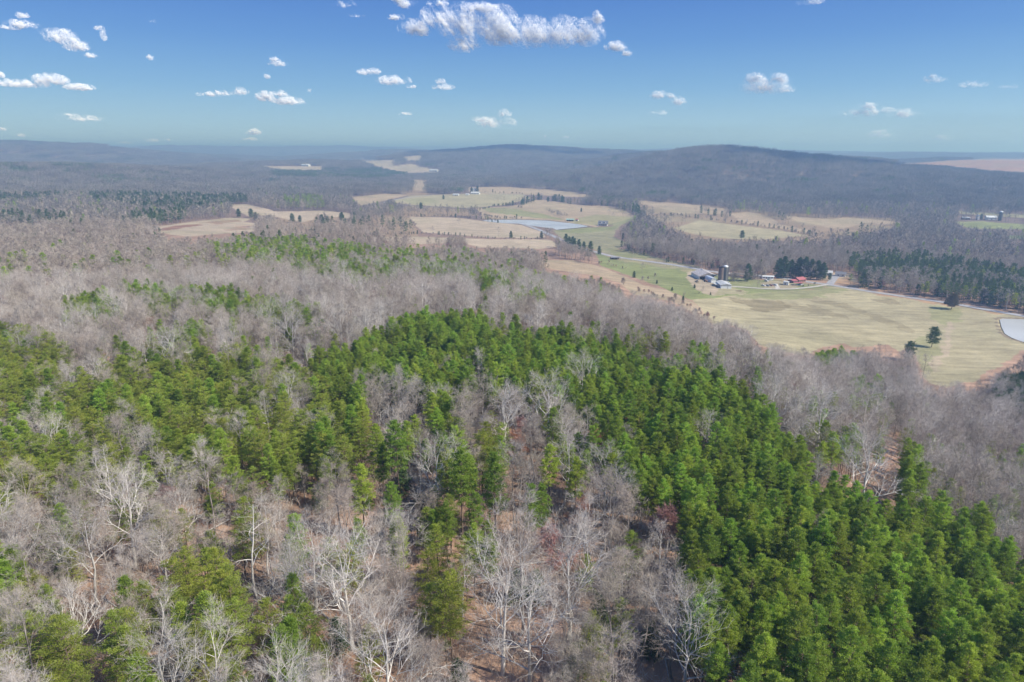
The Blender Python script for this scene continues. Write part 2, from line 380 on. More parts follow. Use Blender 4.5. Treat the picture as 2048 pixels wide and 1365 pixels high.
# shallow bowls for the two ponds
pond_polys = []
for nm, pp in (('pond', P1), ('pond2', P2)):
    P = unproject(subdiv(pp, True, 6)); z0 = float(np.median(P[:, 2])) - 0.3
    pond_polys.append((P[:, :2], z0))
nr, na = R.shape
idx = np.arange(nr * na).reshape(nr, na)
F = np.stack([idx[:-1, :-1].ravel(), idx[:-1, 1:].ravel(), idx[1:, 1:].ravel(), idx[1:, :-1].ravel()], 1)
F = F[:, ::-1]
for P, z0 in pond_polys:
    c = P.mean(0); ex = c + (P - c) * 1.03
    mk = inpoly(gx, gy, ex)
    near = (np.hypot(gx - c[0], gy - c[1]) < np.hypot(*(P - c).T).max() * 1.35) & ~mk
    gz[mk] = z0 - 0.8
    dd = np.full(len(gx), 1e9)
    for q in P: dd[near] = np.minimum(dd[near], np.hypot(gx[near] - q[0], gy[near] - q[1]))
    mud = near & (dd < 4.5); gcol[mud] = np.array((0.24, 0.19, 0.13)); t = sstep(dd / 30.0); gz[near] = gz[near] * t[near] + (z0 + 0.25) * (1 - t[near])
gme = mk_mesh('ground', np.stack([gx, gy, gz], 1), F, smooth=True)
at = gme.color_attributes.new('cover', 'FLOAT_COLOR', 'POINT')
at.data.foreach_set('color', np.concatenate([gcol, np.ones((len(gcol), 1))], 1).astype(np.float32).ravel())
gm = bpy.data.materials.new('ground_cover'); gm.use_nodes = True
N = gm.node_tree.nodes; L = gm.node_tree.links; b = N['Principled BSDF']
b.inputs['Roughness'].default_value = 1.0; b.inputs['Specular IOR Level'].default_value = 0.1
ca = N.new('ShaderNodeVertexColor'); ca.layer_name = 'cover'
tc = N.new('ShaderNodeTexCoord'); nz = N.new('ShaderNodeTexNoise'); nz.inputs['Scale'].default_value = 0.55; nz.inputs['Detail'].default_value = 6; nz.inputs['Roughness'].default_value = 0.75
L.new(tc.outputs['Object'], nz.inputs['Vector'])
mp = N.new('ShaderNodeMapping'); mp.inputs['Scale'].default_value = (0.03, 0.11, 0.1); mp.inputs['Rotation'].default_value = (0, 0, 0.25)
n3 = N.new('ShaderNodeTexNoise'); n3.inputs['Scale'].default_value = 1.6; n3.inputs['Detail'].default_value = 5
L.new(tc.outputs['Object'], mp.inputs[0]); L.new(mp.outputs[0], n3.inputs['Vector'])
ad = N.new('ShaderNodeMath'); ad.operation = 'ADD'; L.new(nz.outputs['Fac'], ad.inputs[0]); L.new(n3.outputs['Fac'], ad.inputs[1])
mr = N.new('ShaderNodeMapRange'); mr.inputs['From Min'].default_value = 0.6; mr.inputs['From Max'].default_value = 1.4
mr.inputs['To Min'].default_value = 0.62; mr.inputs['To Max'].default_value = 1.38; L.new(ad.outputs[0], mr.inputs['Value'])
hs = N.new('ShaderNodeHueSaturation'); L.new(ca.outputs['Color'], hs.inputs['Color']); L.new(mr.outputs[0], hs.inputs['Value'])
L.new(hs.outputs[0], b.inputs['Base Color'])
bp = N.new('ShaderNodeBump'); bp.inputs['Strength'].default_value = 0.5; bp.inputs['Distance'].default_value = 0.25
L.new(nz.outputs['Fac'], bp.inputs['Height']); L.new(bp.outputs[0], b.inputs['Normal'])
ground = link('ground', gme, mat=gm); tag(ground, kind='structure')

# water
wm = mat('pond_water', (0.50, 0.50, 0.48), 0.3, spec=0.3, var=0.15, scale=0.02)
for P, z0 in pond_polys:
    n = len(P); c = P.mean(0)
    V = np.concatenate([[(c[0], c[1], z0)], np.c_[P, np.full(n, z0)]])
    from mathutils.geometry import tessellate_polygon
    V = V[1:]; Fw = np.array(tessellate_polygon([[tuple(v) for v in V]]))
    t_ = V[Fw]; cr = np.cross(t_[:, 1, :2] - t_[:, 0, :2], t_[:, 2, :2] - t_[:, 0, :2]); Fw[cr < 0] = Fw[cr < 0][:, ::-1]
    o = link('pond', mk_mesh('pond', V, Fw), mat=wm); tag(o, kind='structure')

# roads: ribbons laid on the terrain
def ribbon(name, pix, width, mt, lift=0.12, marks=None):
    P = unproject(subdiv(pix, False, 14))[:, :2]
    # smooth and resample every 6 m
    for _ in range(3):
        Q = P.copy(); Q[1:-1] = 0.25 * P[:-2] + 0.5 * P[1:-1] + 0.25 * P[2:]; P = Q
    s = np.r_[0, np.cumsum(np.hypot(*np.diff(P, axis=0).T))]
    ss = np.arange(0, s[-1], 6.0); C = np.c_[np.interp(ss, s, P[:, 0]), np.interp(ss, s, P[:, 1])]
    T = np.gradient(C, axis=0); T /= np.hypot(*T.T)[:, None]; Nn = np.c_[-T[:, 1], T[:, 0]]
    def strip(nm, o0, o1, lf, m_):
        a = C + Nn * o0; bq = C + Nn * o1
        zc = np.maximum(H(*C.T), np.maximum(H(*a.T), H(*bq.T))) + lf
        V = np.concatenate([np.c_[a, zc], np.c_[bq, zc]]); k = len(C)
        i = np.arange(k - 1); Fq = np.stack([i, i + k, i + k + 1, i + 1], 1)
        v0 = V[Fq[0]]; 
        if np.cross(v0[1] - v0[0], v0[2] - v0[0])[2] < 0: Fq = Fq[:, ::-1]
        o = link(nm, mk_mesh(nm, V, Fq), mat=m_); tag(o, kind='structure'); return o
    strip(name, -width/2, width/2, lift, mt)
    if marks:
        strip('road_marking', -0.12, 0.12, lift + 0.02, marks)
    return C
M['asphalt'] = mat('asphalt', (0.36, 0.35, 0.355), 0.9, var=0.15, scale=0.15)
M['gravel'] = mat('gravel', (0.50, 0.46, 0.40), 0.95, var=0.15, scale=0.3)
M['paint_yellow'] = mat('road_paint', (0.5, 0.38, 0.08), 0.7)
road_px = [(820,396),(760,406),(735,416)]
RO = []
RO.append(ribbon('road', [(1046,449),(1062,453),(1085,461),(1110,473),(1130,485),(1165,498),(1200,508),(1230,515),(1300,524),(1345,530),(1395,539),(1440,547),(1490,549),(1530,552),(1590,561),(1650,569),(1690,575),(1740,584),(1790,591),(1850,600),(1900,607),(1960,618),(2048,633),(2150,652)], 8.0, M['asphalt'], 0.14, M['paint_yellow']))
RO.append(ribbon('road', [(730,420),(757,408),(791,399),(839,393),(862,391)], 7.0, M['asphalt'], 0.14))
RO.append(ribbon('side_road', [(1659,570),(1664,562),(1671,552),(1676,549)], 7.0, M['asphalt'], 0.18))
RO.append(ribbon('driveway', [(1455,573),(1480,574),(1510,577),(1545,579.5),(1580,579.5),(1612,577),(1635,573),(1658,569.5)], 4.2, M['gravel'], 0.16))
RO.append(ribbon('driveway', [(1556,579),(1556,572),(1550,567)], 4.0, M['gravel'], 0.15))
RO.append(ribbon('driveway', [(1178,456),(1195,453),(1203,450)], 5, M['gravel'], 0.15))
# ------------------------------------------------------------------ trees: mesh builders
def rvec(r, n=None):
    v = r.normal(size=(n, 3)) if n else r.normal(size=3)
    return v / np.linalg.norm(v, axis=-1, keepdims=True)

def tubes(segs, sides):
    """segs: (n,8) p0 p1 r0 r1 -> tapered tubes"""
    S = np.asarray(segs, float)
    if len(S) == 0: return np.zeros((0, 3)), np.zeros((0, 4), int)
    p0, p1, r0, r1 = S[:, :3], S[:, 3:6], S[:, 6], S[:, 7]
    d = p1 - p0; d /= np.maximum(np.linalg.norm(d, axis=1, keepdims=True), 1e-6)
    up = np.where(np.abs(d[:, 2:3]) > 0.9, [[1.0, 0, 0]], [[0, 0, 1.0]])
    u = np.cross(d, up); u /= np.linalg.norm(u, axis=1, keepdims=True); v = np.cross(d, u)
    a = np.arange(sides) * 2 * pi / sides
    ring = np.cos(a)[None, :, None] * u[:, None] + np.sin(a)[None, :, None] * v[:, None]
    A = p0[:, None] + ring * r0[:, None, None]; B = p1[:, None] + ring * r1[:, None, None]
    V = np.concatenate([A, B], 1).reshape(-1, 3)
    n = len(S); base = (np.arange(n) * 2 * sides)[:, None]
    k = np.arange(sides)
    Fq = np.stack([base + k, base + (k + 1) % sides, base + sides + (k + 1) % sides, base + sides + k], 2).reshape(-1, 4)
    return V, Fq

def blades(p, d, ln, w, r):
    """thin triangular twigs"""
    n = len(p); s = np.cross(d, rvec(r, n)); s /= np.maximum(np.linalg.norm(s, axis=1, keepdims=True), 1e-6)
    V = np.stack([p - s * (w / 2)[:, None], p + s * (w / 2)[:, None], p + d * ln[:, None]], 1).reshape(-1, 3)
    return V, np.arange(3 * n).reshape(-1, 3)

def joinVF(parts):
    V = []; F4 = []; F3 = []; m4 = []; m3 = []; o = 0
    for v, f, mi in parts:
        if len(v) == 0: continue
        V.append(v); f = np.asarray(f) + o; o += len(v)
        if f.shape[1] == 4: F4.append(f); m4.append(np.full(len(f), mi))
        else: F3.append(f); m3.append(np.full(len(f), mi))
    Fs = []; ms = []
    if F4: Fs.append(np.concatenate(F4)); ms.append(np.concatenate(m4))
    if F3: Fs.append(np.concatenate(F3)); ms.append(np.concatenate(m3))
    return np.concatenate(V), Fs, np.concatenate(ms)

def bare_tree(seed, h=20.0, spread=1.0, fork=0.42, up=0.5, nl=9, kids=(7, 7, 6), tw=0.012, twl=1.1, tr=0.26, crook=0.18, twinw=1.0, nblade=2, br=0.36):
    """returns trunk (V,F) and limbs+twigs (V,[F..]) of a leafless broadleaf"""
    r = np.random.default_rng(seed)
    trunk = []; limbs = []
    p = np.zeros(3); d = np.array([0, 0, 1.0]); n = 9; L = h * 0.86 / n
    axis = []
    for i in range(n):
        d2 = d + r.normal(size=3) * crook * 0.45; d2[2] = abs(d2[2]) + 0.6; d2 /= np.linalg.norm(d2)
        q = p + d2 * L; f0 = 1 - i / n; f1 = 1 - (i + 1) / n
        ra = tr * (0.16 + 0.84 * f0 ** 1.1); rb = tr * (0.16 + 0.84 * f1 ** 1.1)
        trunk.append((*p, *q, ra, rb)); axis.append((p, q, ra)); p = q; d = d2
    P = []; D = []; LN = []
    def branch(p, d, ln, rad, lev):
        k = 4 if lev == 0 else 3
        pts = [p]; dd = d.copy()
        for i in range(k):
            dd = dd + r.normal(size=3) * crook; dd[2] += 0.10 * up * (1 if lev < 2 else 0.4); dd /= np.linalg.norm(dd)
            q = pts[-1] + dd * ln / k
            limbs.append((*pts[-1], *q, rad * (1 - 0.8 * i / k), rad * (1 - 0.8 * (i + 1) / k))); pts.append(q)
        nk = kids[lev] if lev < len(kids) else 0
        for j in range(nk):
            t = 0.25 + 0.75 * (j + r.random()) / nk
            s = t * k; i = min(int(s), k - 1); pp = pts[i] + (pts[i+1] - pts[i]) * (s - i)
            ax = pts[i+1] - pts[i]; ax = ax / np.linalg.norm(ax)
            sd = np.cross(ax, rvec(r)); sd /= max(np.linalg.norm(sd), 1e-6)
            ang = 0.5 + 0.5 * r.random()
            nd = ax * cos(ang) + sd * sin(ang); nd[2] += 0.16 * up; nd /= np.linalg.norm(nd)
            nl_ = ln * (0.62 - 0.28 * t) * (0.8 + 0.5 * r.random())
            if lev + 1 < len(kids): branch(pp, nd, nl_, rad * br * (1.2 - t * 0.5), lev + 1)
            else:
                P.append(pp); D.append(nd); LN.append(max(nl_, twl * 0.6) * (0.8 + 0.5 * r.random()))
        for j in range(2):
            nd = dd + r.normal(size=3) * 0.35; nd /= np.linalg.norm(nd); P.append(pts[-1]); D.append(nd); LN.append(twl * (0.7 + 0.6 * r.random()))
    for i in range(nl):
        t = fork + (1 - fork) * (i + 0.6 * r.random()) / nl
        s = t * n; k = min(int(s), n - 1); a, bq, ra = axis[k]; pp = a + (bq - a) * (s - k)
        az = i * 2.4 + r.random() * 0.9
        rel = (t - fork) / (1 - fork); el = 0.35 + 0.75 * rel * 1.0 + 0.3 * up
        dv = np.array([cos(az) * cos(el), sin(az) * cos(el), sin(el)])
        ln = h * (0.40 - 0.20 * rel) * spread * (0.8 + 0.4 * r.random())
        branch(pp, dv, ln, ra * (0.62 - 0.15 * rel), 0)
    P = np.array(P); D = np.array(D); LN = np.array(LN)
    # each twig end: a spray of blades
    PP = []; DD = []; LL = []
    for k in range(nblade):
        nd = D + rvec(r, len(D)) * (0.55 if k else 0.15); nd[:, 2] += 0.05; nd /= np.linalg.norm(nd, axis=1, keepdims=True)
        PP.append(P + D * (LN * 0.25 * k)[:, None] * (1 if k else 0)); DD.append(nd); LL.append(LN * (1.0 - 0.2 * k))
    PP = np.concatenate(PP); DD = np.concatenate(DD); LL = np.concatenate(LL)
    bv, bf = blades(PP, DD, LL, np.full(len(PP), tw * 2.2 * twinw), r)
    limbs = np.array(limbs); thick = limbs[:, 6] > 0.05
    tv, tf = tubes(trunk, 7); lv, lf = tubes(limbs[thick], 4); l2, lf2 = tubes(limbs[~thick], 3)
    l2 = l2
    return (tv, tf), [(lv, lf, 0), (l2, lf2, 0), (bv, bf, 1)]

def tufts(r, cen, out, size, n, fl=0.5):
    """clumps of needle-like triangles round the centres cen, leaning to out"""
    m = len(cen)
    c = np.repeat(cen, n, 0); o = np.repeat(out, n, 0); s = np.repeat(size, n)
    off = rvec(r, m * n) * (s * r.random(m * n) ** 0.5)[:, None]; off[:, 2] *= fl
    c = c + off
    d = o * 0.7 + rvec(r, m * n) * 0.8; d[:, 2] += 0.25; d /= np.linalg.norm(d, axis=1, keepdims=True)
    return c, d

def pine(seed, h=19.0, cw=2.8, base=0.48, whorls=13, per=6, tuft=0.55, nt=42, leaf=(0.27, 0.085), droop=0.1, layer=0.55, tr=0.19, round_=0.55, tspace=0.55, gap=0.15):
    r = np.random.default_rng(seed)
    trunk = []; p = np.zeros(3); n = 8; d = np.array([0, 0, 1.0]); axis = [p]
    lean = r.normal(size=2) * 0.02
    for i in range(n):
        d2 = np.array([lean[0] + r.normal() * 0.02, lean[1] + r.normal() * 0.02, 1.0]); d2 /= np.linalg.norm(d2)
        q = p + d2 * h / n; trunk.append((*p, *q, tr * (1.04 - i / n), tr * (1.04 - (i + 1) / n))); p = q; axis.append(q)
    axis = np.array(axis)
    limbs = []; cen = []; out = []; sz = []
    for w in range(whorls):
        t = w / (whorls - 1); z = base + (1 - base) * t * 0.985
        s = z * n; k = min(int(s), n - 1); pp = axis[k] + (axis[k+1] - axis[k]) * (s - k)
        # crown profile: widest a third of the way up, rounded top
        prof = (math.sin(pi * min(1, (t + 0.2) / 1.26) ** 0.75) ** round_) if t < 0.97 else 0.15
        for j in range(per):
            if r.random() < gap: continue
            az = w * 1.3 + j * 2 * pi / per + r.normal() * 0.3
            ln = max(0.35, cw * prof * (0.6 + 0.55 * r.random()))
            el = -0.15 + 0.95 * t + r.normal() * 0.12
            dv = np.array([cos(az) * cos(el), sin(az) * cos(el), sin(el)])
            pz = pp + np.array([0, 0, r.normal() * 0.25])
            mid = pz + dv * ln * 0.55; e = pz + dv * ln + np.array([0, 0, 0.12 * ln - droop * ln])
            limbs.append((*pz, *mid, 0.05, 0.035)); limbs.append((*mid, *e, 0.035, 0.015))
            kk = max(2, int(ln / tspace))
            for q in range(kk):
                u = 0.28 + 0.72 * (q + 0.6) / kk
                c = pz + (e - pz) * u if u < 1 else e
                sdv = np.cross(dv, [0, 0, 1.0]) * r.normal() * 0.32 * ln * (0.3 + u * 0.5)
                cen.append(c + sdv); out.append(dv); sz.append(tuft * (0.75 + 0.5 * r.random()))
    cen.append(axis[-1]); out.append(np.array([0, 0, 1.0])); sz.append(tuft * 0.7)
    cen = np.array(cen); out = np.array(out); sz = np.array(sz)
    c, d2 = tufts(r, cen, out, sz, nt, layer)
    m = len(c)
    bv, bf = blades(c, d2, leaf[0] * (0.7 + 0.6 * r.random(m)), leaf[1] * (0.7 + 0.6 * r.random(m)) * 1.5, r)
    tv, tf = tubes(trunk, 6); lv, lf = tubes(limbs, 3)
    return (tv, tf), [(lv, lf, 0), (bv, bf, 1)]

HID = bpy.data.collections.new('tree_kinds')      # source meshes of the woodland, not linked to the scene

class Kind:
    """one tree shape: trunk mesh, crown mesh and a joined mesh for the woodland"""
    def __init__(s, name, gen, tm, cm):
        (tv, tf), parts = gen
        s.trunk = mk_mesh(name + '_trunk', tv, tf, [tm], smooth=True)
        V, Fs, mi = joinVF(parts); s.crown = mk_mesh(name + '_crown', V, Fs, [tm, cm], mi)
        V, Fs, mi = joinVF([(tv, tf, 0)] + parts); s.whole = mk_mesh(name, V, Fs, [tm, cm], mi)
        s.h = V[:, 2].max(); s.ntri = len(mi)
        s.w = np.percentile(np.hypot(V[:, 0], V[:, 1]), 97)

def lod(name, gen, tm, cm):
    (tv, tf), parts = gen
    V, Fs, mi = joinVF([(tv, tf, 0)] + parts); me = mk_mesh(name, V, Fs, [tm, cm], mi)
    return me

K = {}
def BK(nm, m1, m2, **kw): K[nm] = Kind(nm, bare_tree(**kw), M[m1], M[m2])
# near shapes
BK('b0', 'bark_pale', 'twig_pale', seed=11, h=21, spread=1.2, fork=0.28, up=0.5, nl=10, kids=(7,7,4), tr=0.36, crook=0.15, br=0.5, nblade=1, twl=1.4)
BK('b1', 'bark_pale', 'twig_pale', seed=12, h=20, spread=1.35, fork=0.24, up=0.4, nl=11, kids=(7,7,4), tr=0.38, crook=0.17, br=0.5, nblade=1, twl=1.4)
BK('b2', 'bark', 'twig', seed=13, h=20, spread=0.75, fork=0.40, up=0.7, nl=10, kids=(6,7,5), tr=0.22, nblade=1, br=0.43, twl=1.3)
BK('b3', 'bark', 'twig', seed=14, h=18, spread=0.95, fork=0.35, up=0.5, nl=10, kids=(7,7,5), tr=0.22, nblade=1, br=0.43, twl=1.3)
BK('b4', 'bark', 'twig_pale', seed=15, h=22, spread=0.62, fork=0.5, up=0.8, nl=9, kids=(6,6,5), tr=0.21, crook=0.14, nblade=1, br=0.43, twl=1.3)
BK('b5', 'bark', 'twig', seed=16, h=15, spread=0.8, fork=0.35, up=0.8, nl=9, kids=(6,6,5), tr=0.15, nblade=1, br=0.43, twl=1.3)
BK('b6', 'bark_pale', 'twig_pale', seed=17, h=19, spread=0.8, fork=0.36, up=0.55, nl=9, kids=(6,6,4), tr=0.24, crook=0.2, br=0.5, nblade=1, twl=1.3)
BK('b7', 'bark', 'twig', seed=18, h=12, spread=0.8, fork=0.3, up=0.9, nl=9, kids=(6,6,4), tr=0.09)
BK('s0', 'bark_pale', 'twig_pale', seed=19, h=19, spread=0.55, fork=0.4, up=0.3, nl=8, kids=(4,3), tr=0.22, crook=0.3, nblade=1)
BK('rm', 'bark', 'twig_red', seed=20, h=13, spread=0.75, fork=0.4, up=0.7, nl=9, kids=(6,6,5), tr=0.13, tw=0.03)
BK('be', 'bark', 'twig_peach', seed=21, h=11, spread=0.8, fork=0.3, up=0.6, nl=9, kids=(6,6,5), tr=0.11, tw=0.03)
def PK(nm, cm, **kw): K[nm] = Kind(nm, pine(**kw), M['pine_bark'], M[cm])
PK('p0', 'needles', seed=31, h=19, cw=2.7, whorls=15, per=7)
PK('p1', 'needles', seed=32, h=20, cw=2.9, base=0.5, whorls=14, per=7, gap=0.2)
PK('p2', 'needles', seed=33, h=18, cw=2.5, base=0.42, whorls=15, per=7)
PK('p3', 'needles', seed=34, h=21, cw=3.2, base=0.55, whorls=13, per=7, gap=0.25, round_=0.45)
PK('p4', 'needles', seed=35, h=17, cw=2.3, base=0.38, whorls=15, per=7, gap=0.1)
PK('v0', 'needles_olive', seed=41, h=15, cw=3.2, base=0.35, whorls=10, per=7, layer=0.22, droop=0.0, gap=0.2, tuft=0.6, nt=32, leaf=(0.32, 0.06), round_=0.7)
PK('v1', 'needles_olive', seed=42, h=16, cw=3.5, base=0.42, whorls=9, per=7, layer=0.2, droop=0.05, gap=0.25, tuft=0.65, nt=30, leaf=(0.32, 0.06), round_=0.6)
PK('v2', 'needles_olive', seed=43, h=13, cw=2.8, base=0.3, whorls=10, per=7, layer=0.25, droop=0.0, gap=0.2, tuft=0.6, nt=30, leaf=(0.32, 0.06), round_=0.7)
PK('ce', 'needles_dark', seed=51, h=8, cw=2.4, base=0.08, whorls=14, per=8, layer=0.8, gap=0.05, tuft=0.45, nt=24, leaf=(0.22, 0.1), tr=0.14, tspace=0.4)
PK('ro', 'needles_dark', seed=52, h=11, cw=3.4, base=0.2, whorls=12, per=9, layer=0.8, gap=0.08, tuft=0.6, nt=26, leaf=(0.26, 0.12), tr=0.2, round_=0.5)
BK('sb', 'bark', 'twig', seed=58, h=5.5, spread=1.1, fork=0.05, up=1.0, nl=14, kids=(6,5), tr=0.09, tw=0.035, nblade=3)
# far shapes: fewer and broader twigs and tufts
LODS = {}
def addlod(nm, me): 
    o = bpy.data.objects.new(nm, me); HID.objects.link(o); LODS[nm] = o
for k in K.values(): pass
for nm, kk in K.items(): addlod('n_' + nm, kk.whole)
for i, (sd, hh, spd, m1, m2) in enumerate([(61,18,.85,'bark','twig'), (62,19,.75,'bark','twig'), (63,17,.95,'bark_pale','twig_pale'), (64,20,.7,'bark','twig'), (65,12,.8,'bark','twig_red')]):
    addlod('mb%d' % i, lod('mb%d' % i, bare_tree(sd, h=hh, spread=spd, fork=0.35, up=0.6, nl=9, kids=(6,6), tw=0.05, twl=1.5, tr=0.22, nblade=3), M[m1], M[m2]))
for i, (sd, cm, hh, cw_) in enumerate([(71,'needles',19,2.9), (72,'needles_far',18,2.6), (73,'needles_olive',15,3.2), (74,'needles_dark',9,2.2)]):
    addlod('mp%d' % i, lod('mp%d' % i, pine(sd, h=hh, cw=cw_, base=0.42 if i < 3 else 0.1, whorls=9, per=6, tuft=0.7, nt=9, leaf=(0.6, 0.26), tspace=0.9), M['pine_bark'], M[cm]))
for i, (sd, hh, spd, m2) in enumerate([(81,18,.95,'twig_far'), (82,19,.85,'twig_far'), (83,17,1.0,'twig')]):
    addlod('fb%d' % i, lod('fb%d' % i, bare_tree(sd, h=hh, spread=spd, fork=0.35, up=0.6, nl=7, kids=(6,), tw=0.11, twl=3.0, tr=0.3, nblade=4), M['bark'], M[m2]))
for i, (sd, cm) in enumerate([(84,'needles'), (85,'needles_dark')]):
    addlod('fp%d' % i, lod('fp%d' % i, pine(sd, h=18, cw=3.0, base=0.35, whorls=6, per=5, tuft=0.9, nt=6, leaf=(1.1, 0.55), tspace=1.4, gap=0.1), M['pine_bark'], M[cm]))
def patch(nm, size, cnt, seed, cm, pinef=0.0, hh=17):
    r = np.random.default_rng(seed); parts = []
    for i in range(cnt):
        x, y = (r.random(2) - 0.5) * size; h_ = hh * (0.75 + 0.45 * r.random()); w = 3.4 + 2 * r.random()
        tv, tf = tubes([(x, y, -3, x, y, h_ * 0.75, 0.3, 0.12)], 3); parts.append((tv, tf, 0))
        isp = r.random() < pinef
        n = 34 if isp else 46
        d = rvec(r, n); c = d * (r.random(n) ** 0.4)[:, None]
        c[:, :2] *= w; c[:, 2] = h_ * 0.66 + c[:, 2] * h_ * 0.34; c[:, 0] += x; c[:, 1] += y
        dd = d * 0.7 + rvec(r, n) * 0.6; dd[:, 2] += 0.55; dd /= np.linalg.norm(dd, axis=1, keepdims=True)
        v, f = blades(c, dd, np.full(n, 1.9 if isp else 3.2), np.full(n, 1.3 if isp else 0.42), r)
        parts.append((v, f, 2 if isp else 1))
    V, Fs, mi = joinVF(parts); addlod(nm, mk_mesh(nm, V, Fs, [M['bark'], M['twig_far'], M[cm]], mi))
patch('q0', 40, 28, 91, 'needles_dark', 0.03); patch('q1', 40, 28, 92, 'needles_dark', 0.0); patch('q2', 40, 26, 93, 'needles_dark', 0.12)
patch('q3', 40, 30, 94, 'needles_far', 0.85, 16)
patch('r0', 90, 110, 95, 'needles_dark', 0.08); patch('r1', 90, 110, 96, 'needles_dark', 0.0); patch('r2', 90, 120, 97, 'needles_far', 0.8)
# brush under the trees
def brush(nm, seed, n, size, hh, cm, w):
    r = np.random.default_rng(seed)
    p = np.c_[(r.random((n, 2)) - 0.5) * size, np.zeros(n)]; d = rvec(r, n) * 0.45; d[:, 2] = 1; d /= np.linalg.norm(d, axis=1, keepdims=True)
    ln = hh * (0.4 + 0.8 * r.random(n)); v1, f1 = blades(p, d, ln, np.full(n, w), r)
    q = np.repeat(p + d * (ln * 0.35)[:, None], 3, 0) + np.repeat(d * (ln * 0.4)[:, None], 3, 0) * r.random((3 * n, 1))
    e = rvec(r, 3 * n); e[:, 2] = np.abs(e[:, 2]); v2, f2 = blades(q, e, np.repeat(ln * 0.4, 3), np.full(3 * n, w * 0.8), r)
    V, Fs, mi = joinVF([(v1, f1, 0), (v2, f2, 0)]); addlod(nm, mk_mesh(nm, V, Fs, [M[cm]], mi))
brush('u0', 101, 60, 5, 2.6, 'twig', 0.05); brush('u1', 102, 50, 5, 3.6, 'twig', 0.05); brush('u2', 103, 40, 5, 2.2, 'bark_pale', 0.05); brush('u3', 104, 50, 4, 2.0, 'twig_peach', 0.06)
def stick(nm, seed):
    r = np.random.default_rng(seed); parts = []
    segs = []
    for i in range(3):
        p = np.r_[(r.random(2) - 0.5) * 4, 0.15]; a = r.random() * 6.28; d = np.array([cos(a), sin(a), 0.02]); l = 3 + 8 * r.random()
        segs.append((*p, *(p + d * l), 0.16, 0.07))
    V, F_ = tubes(segs, 5); addlod(nm, mk_mesh(nm, V, F_, [M['bark_pale']]))
stick('w0', 105); stick('w1', 106)
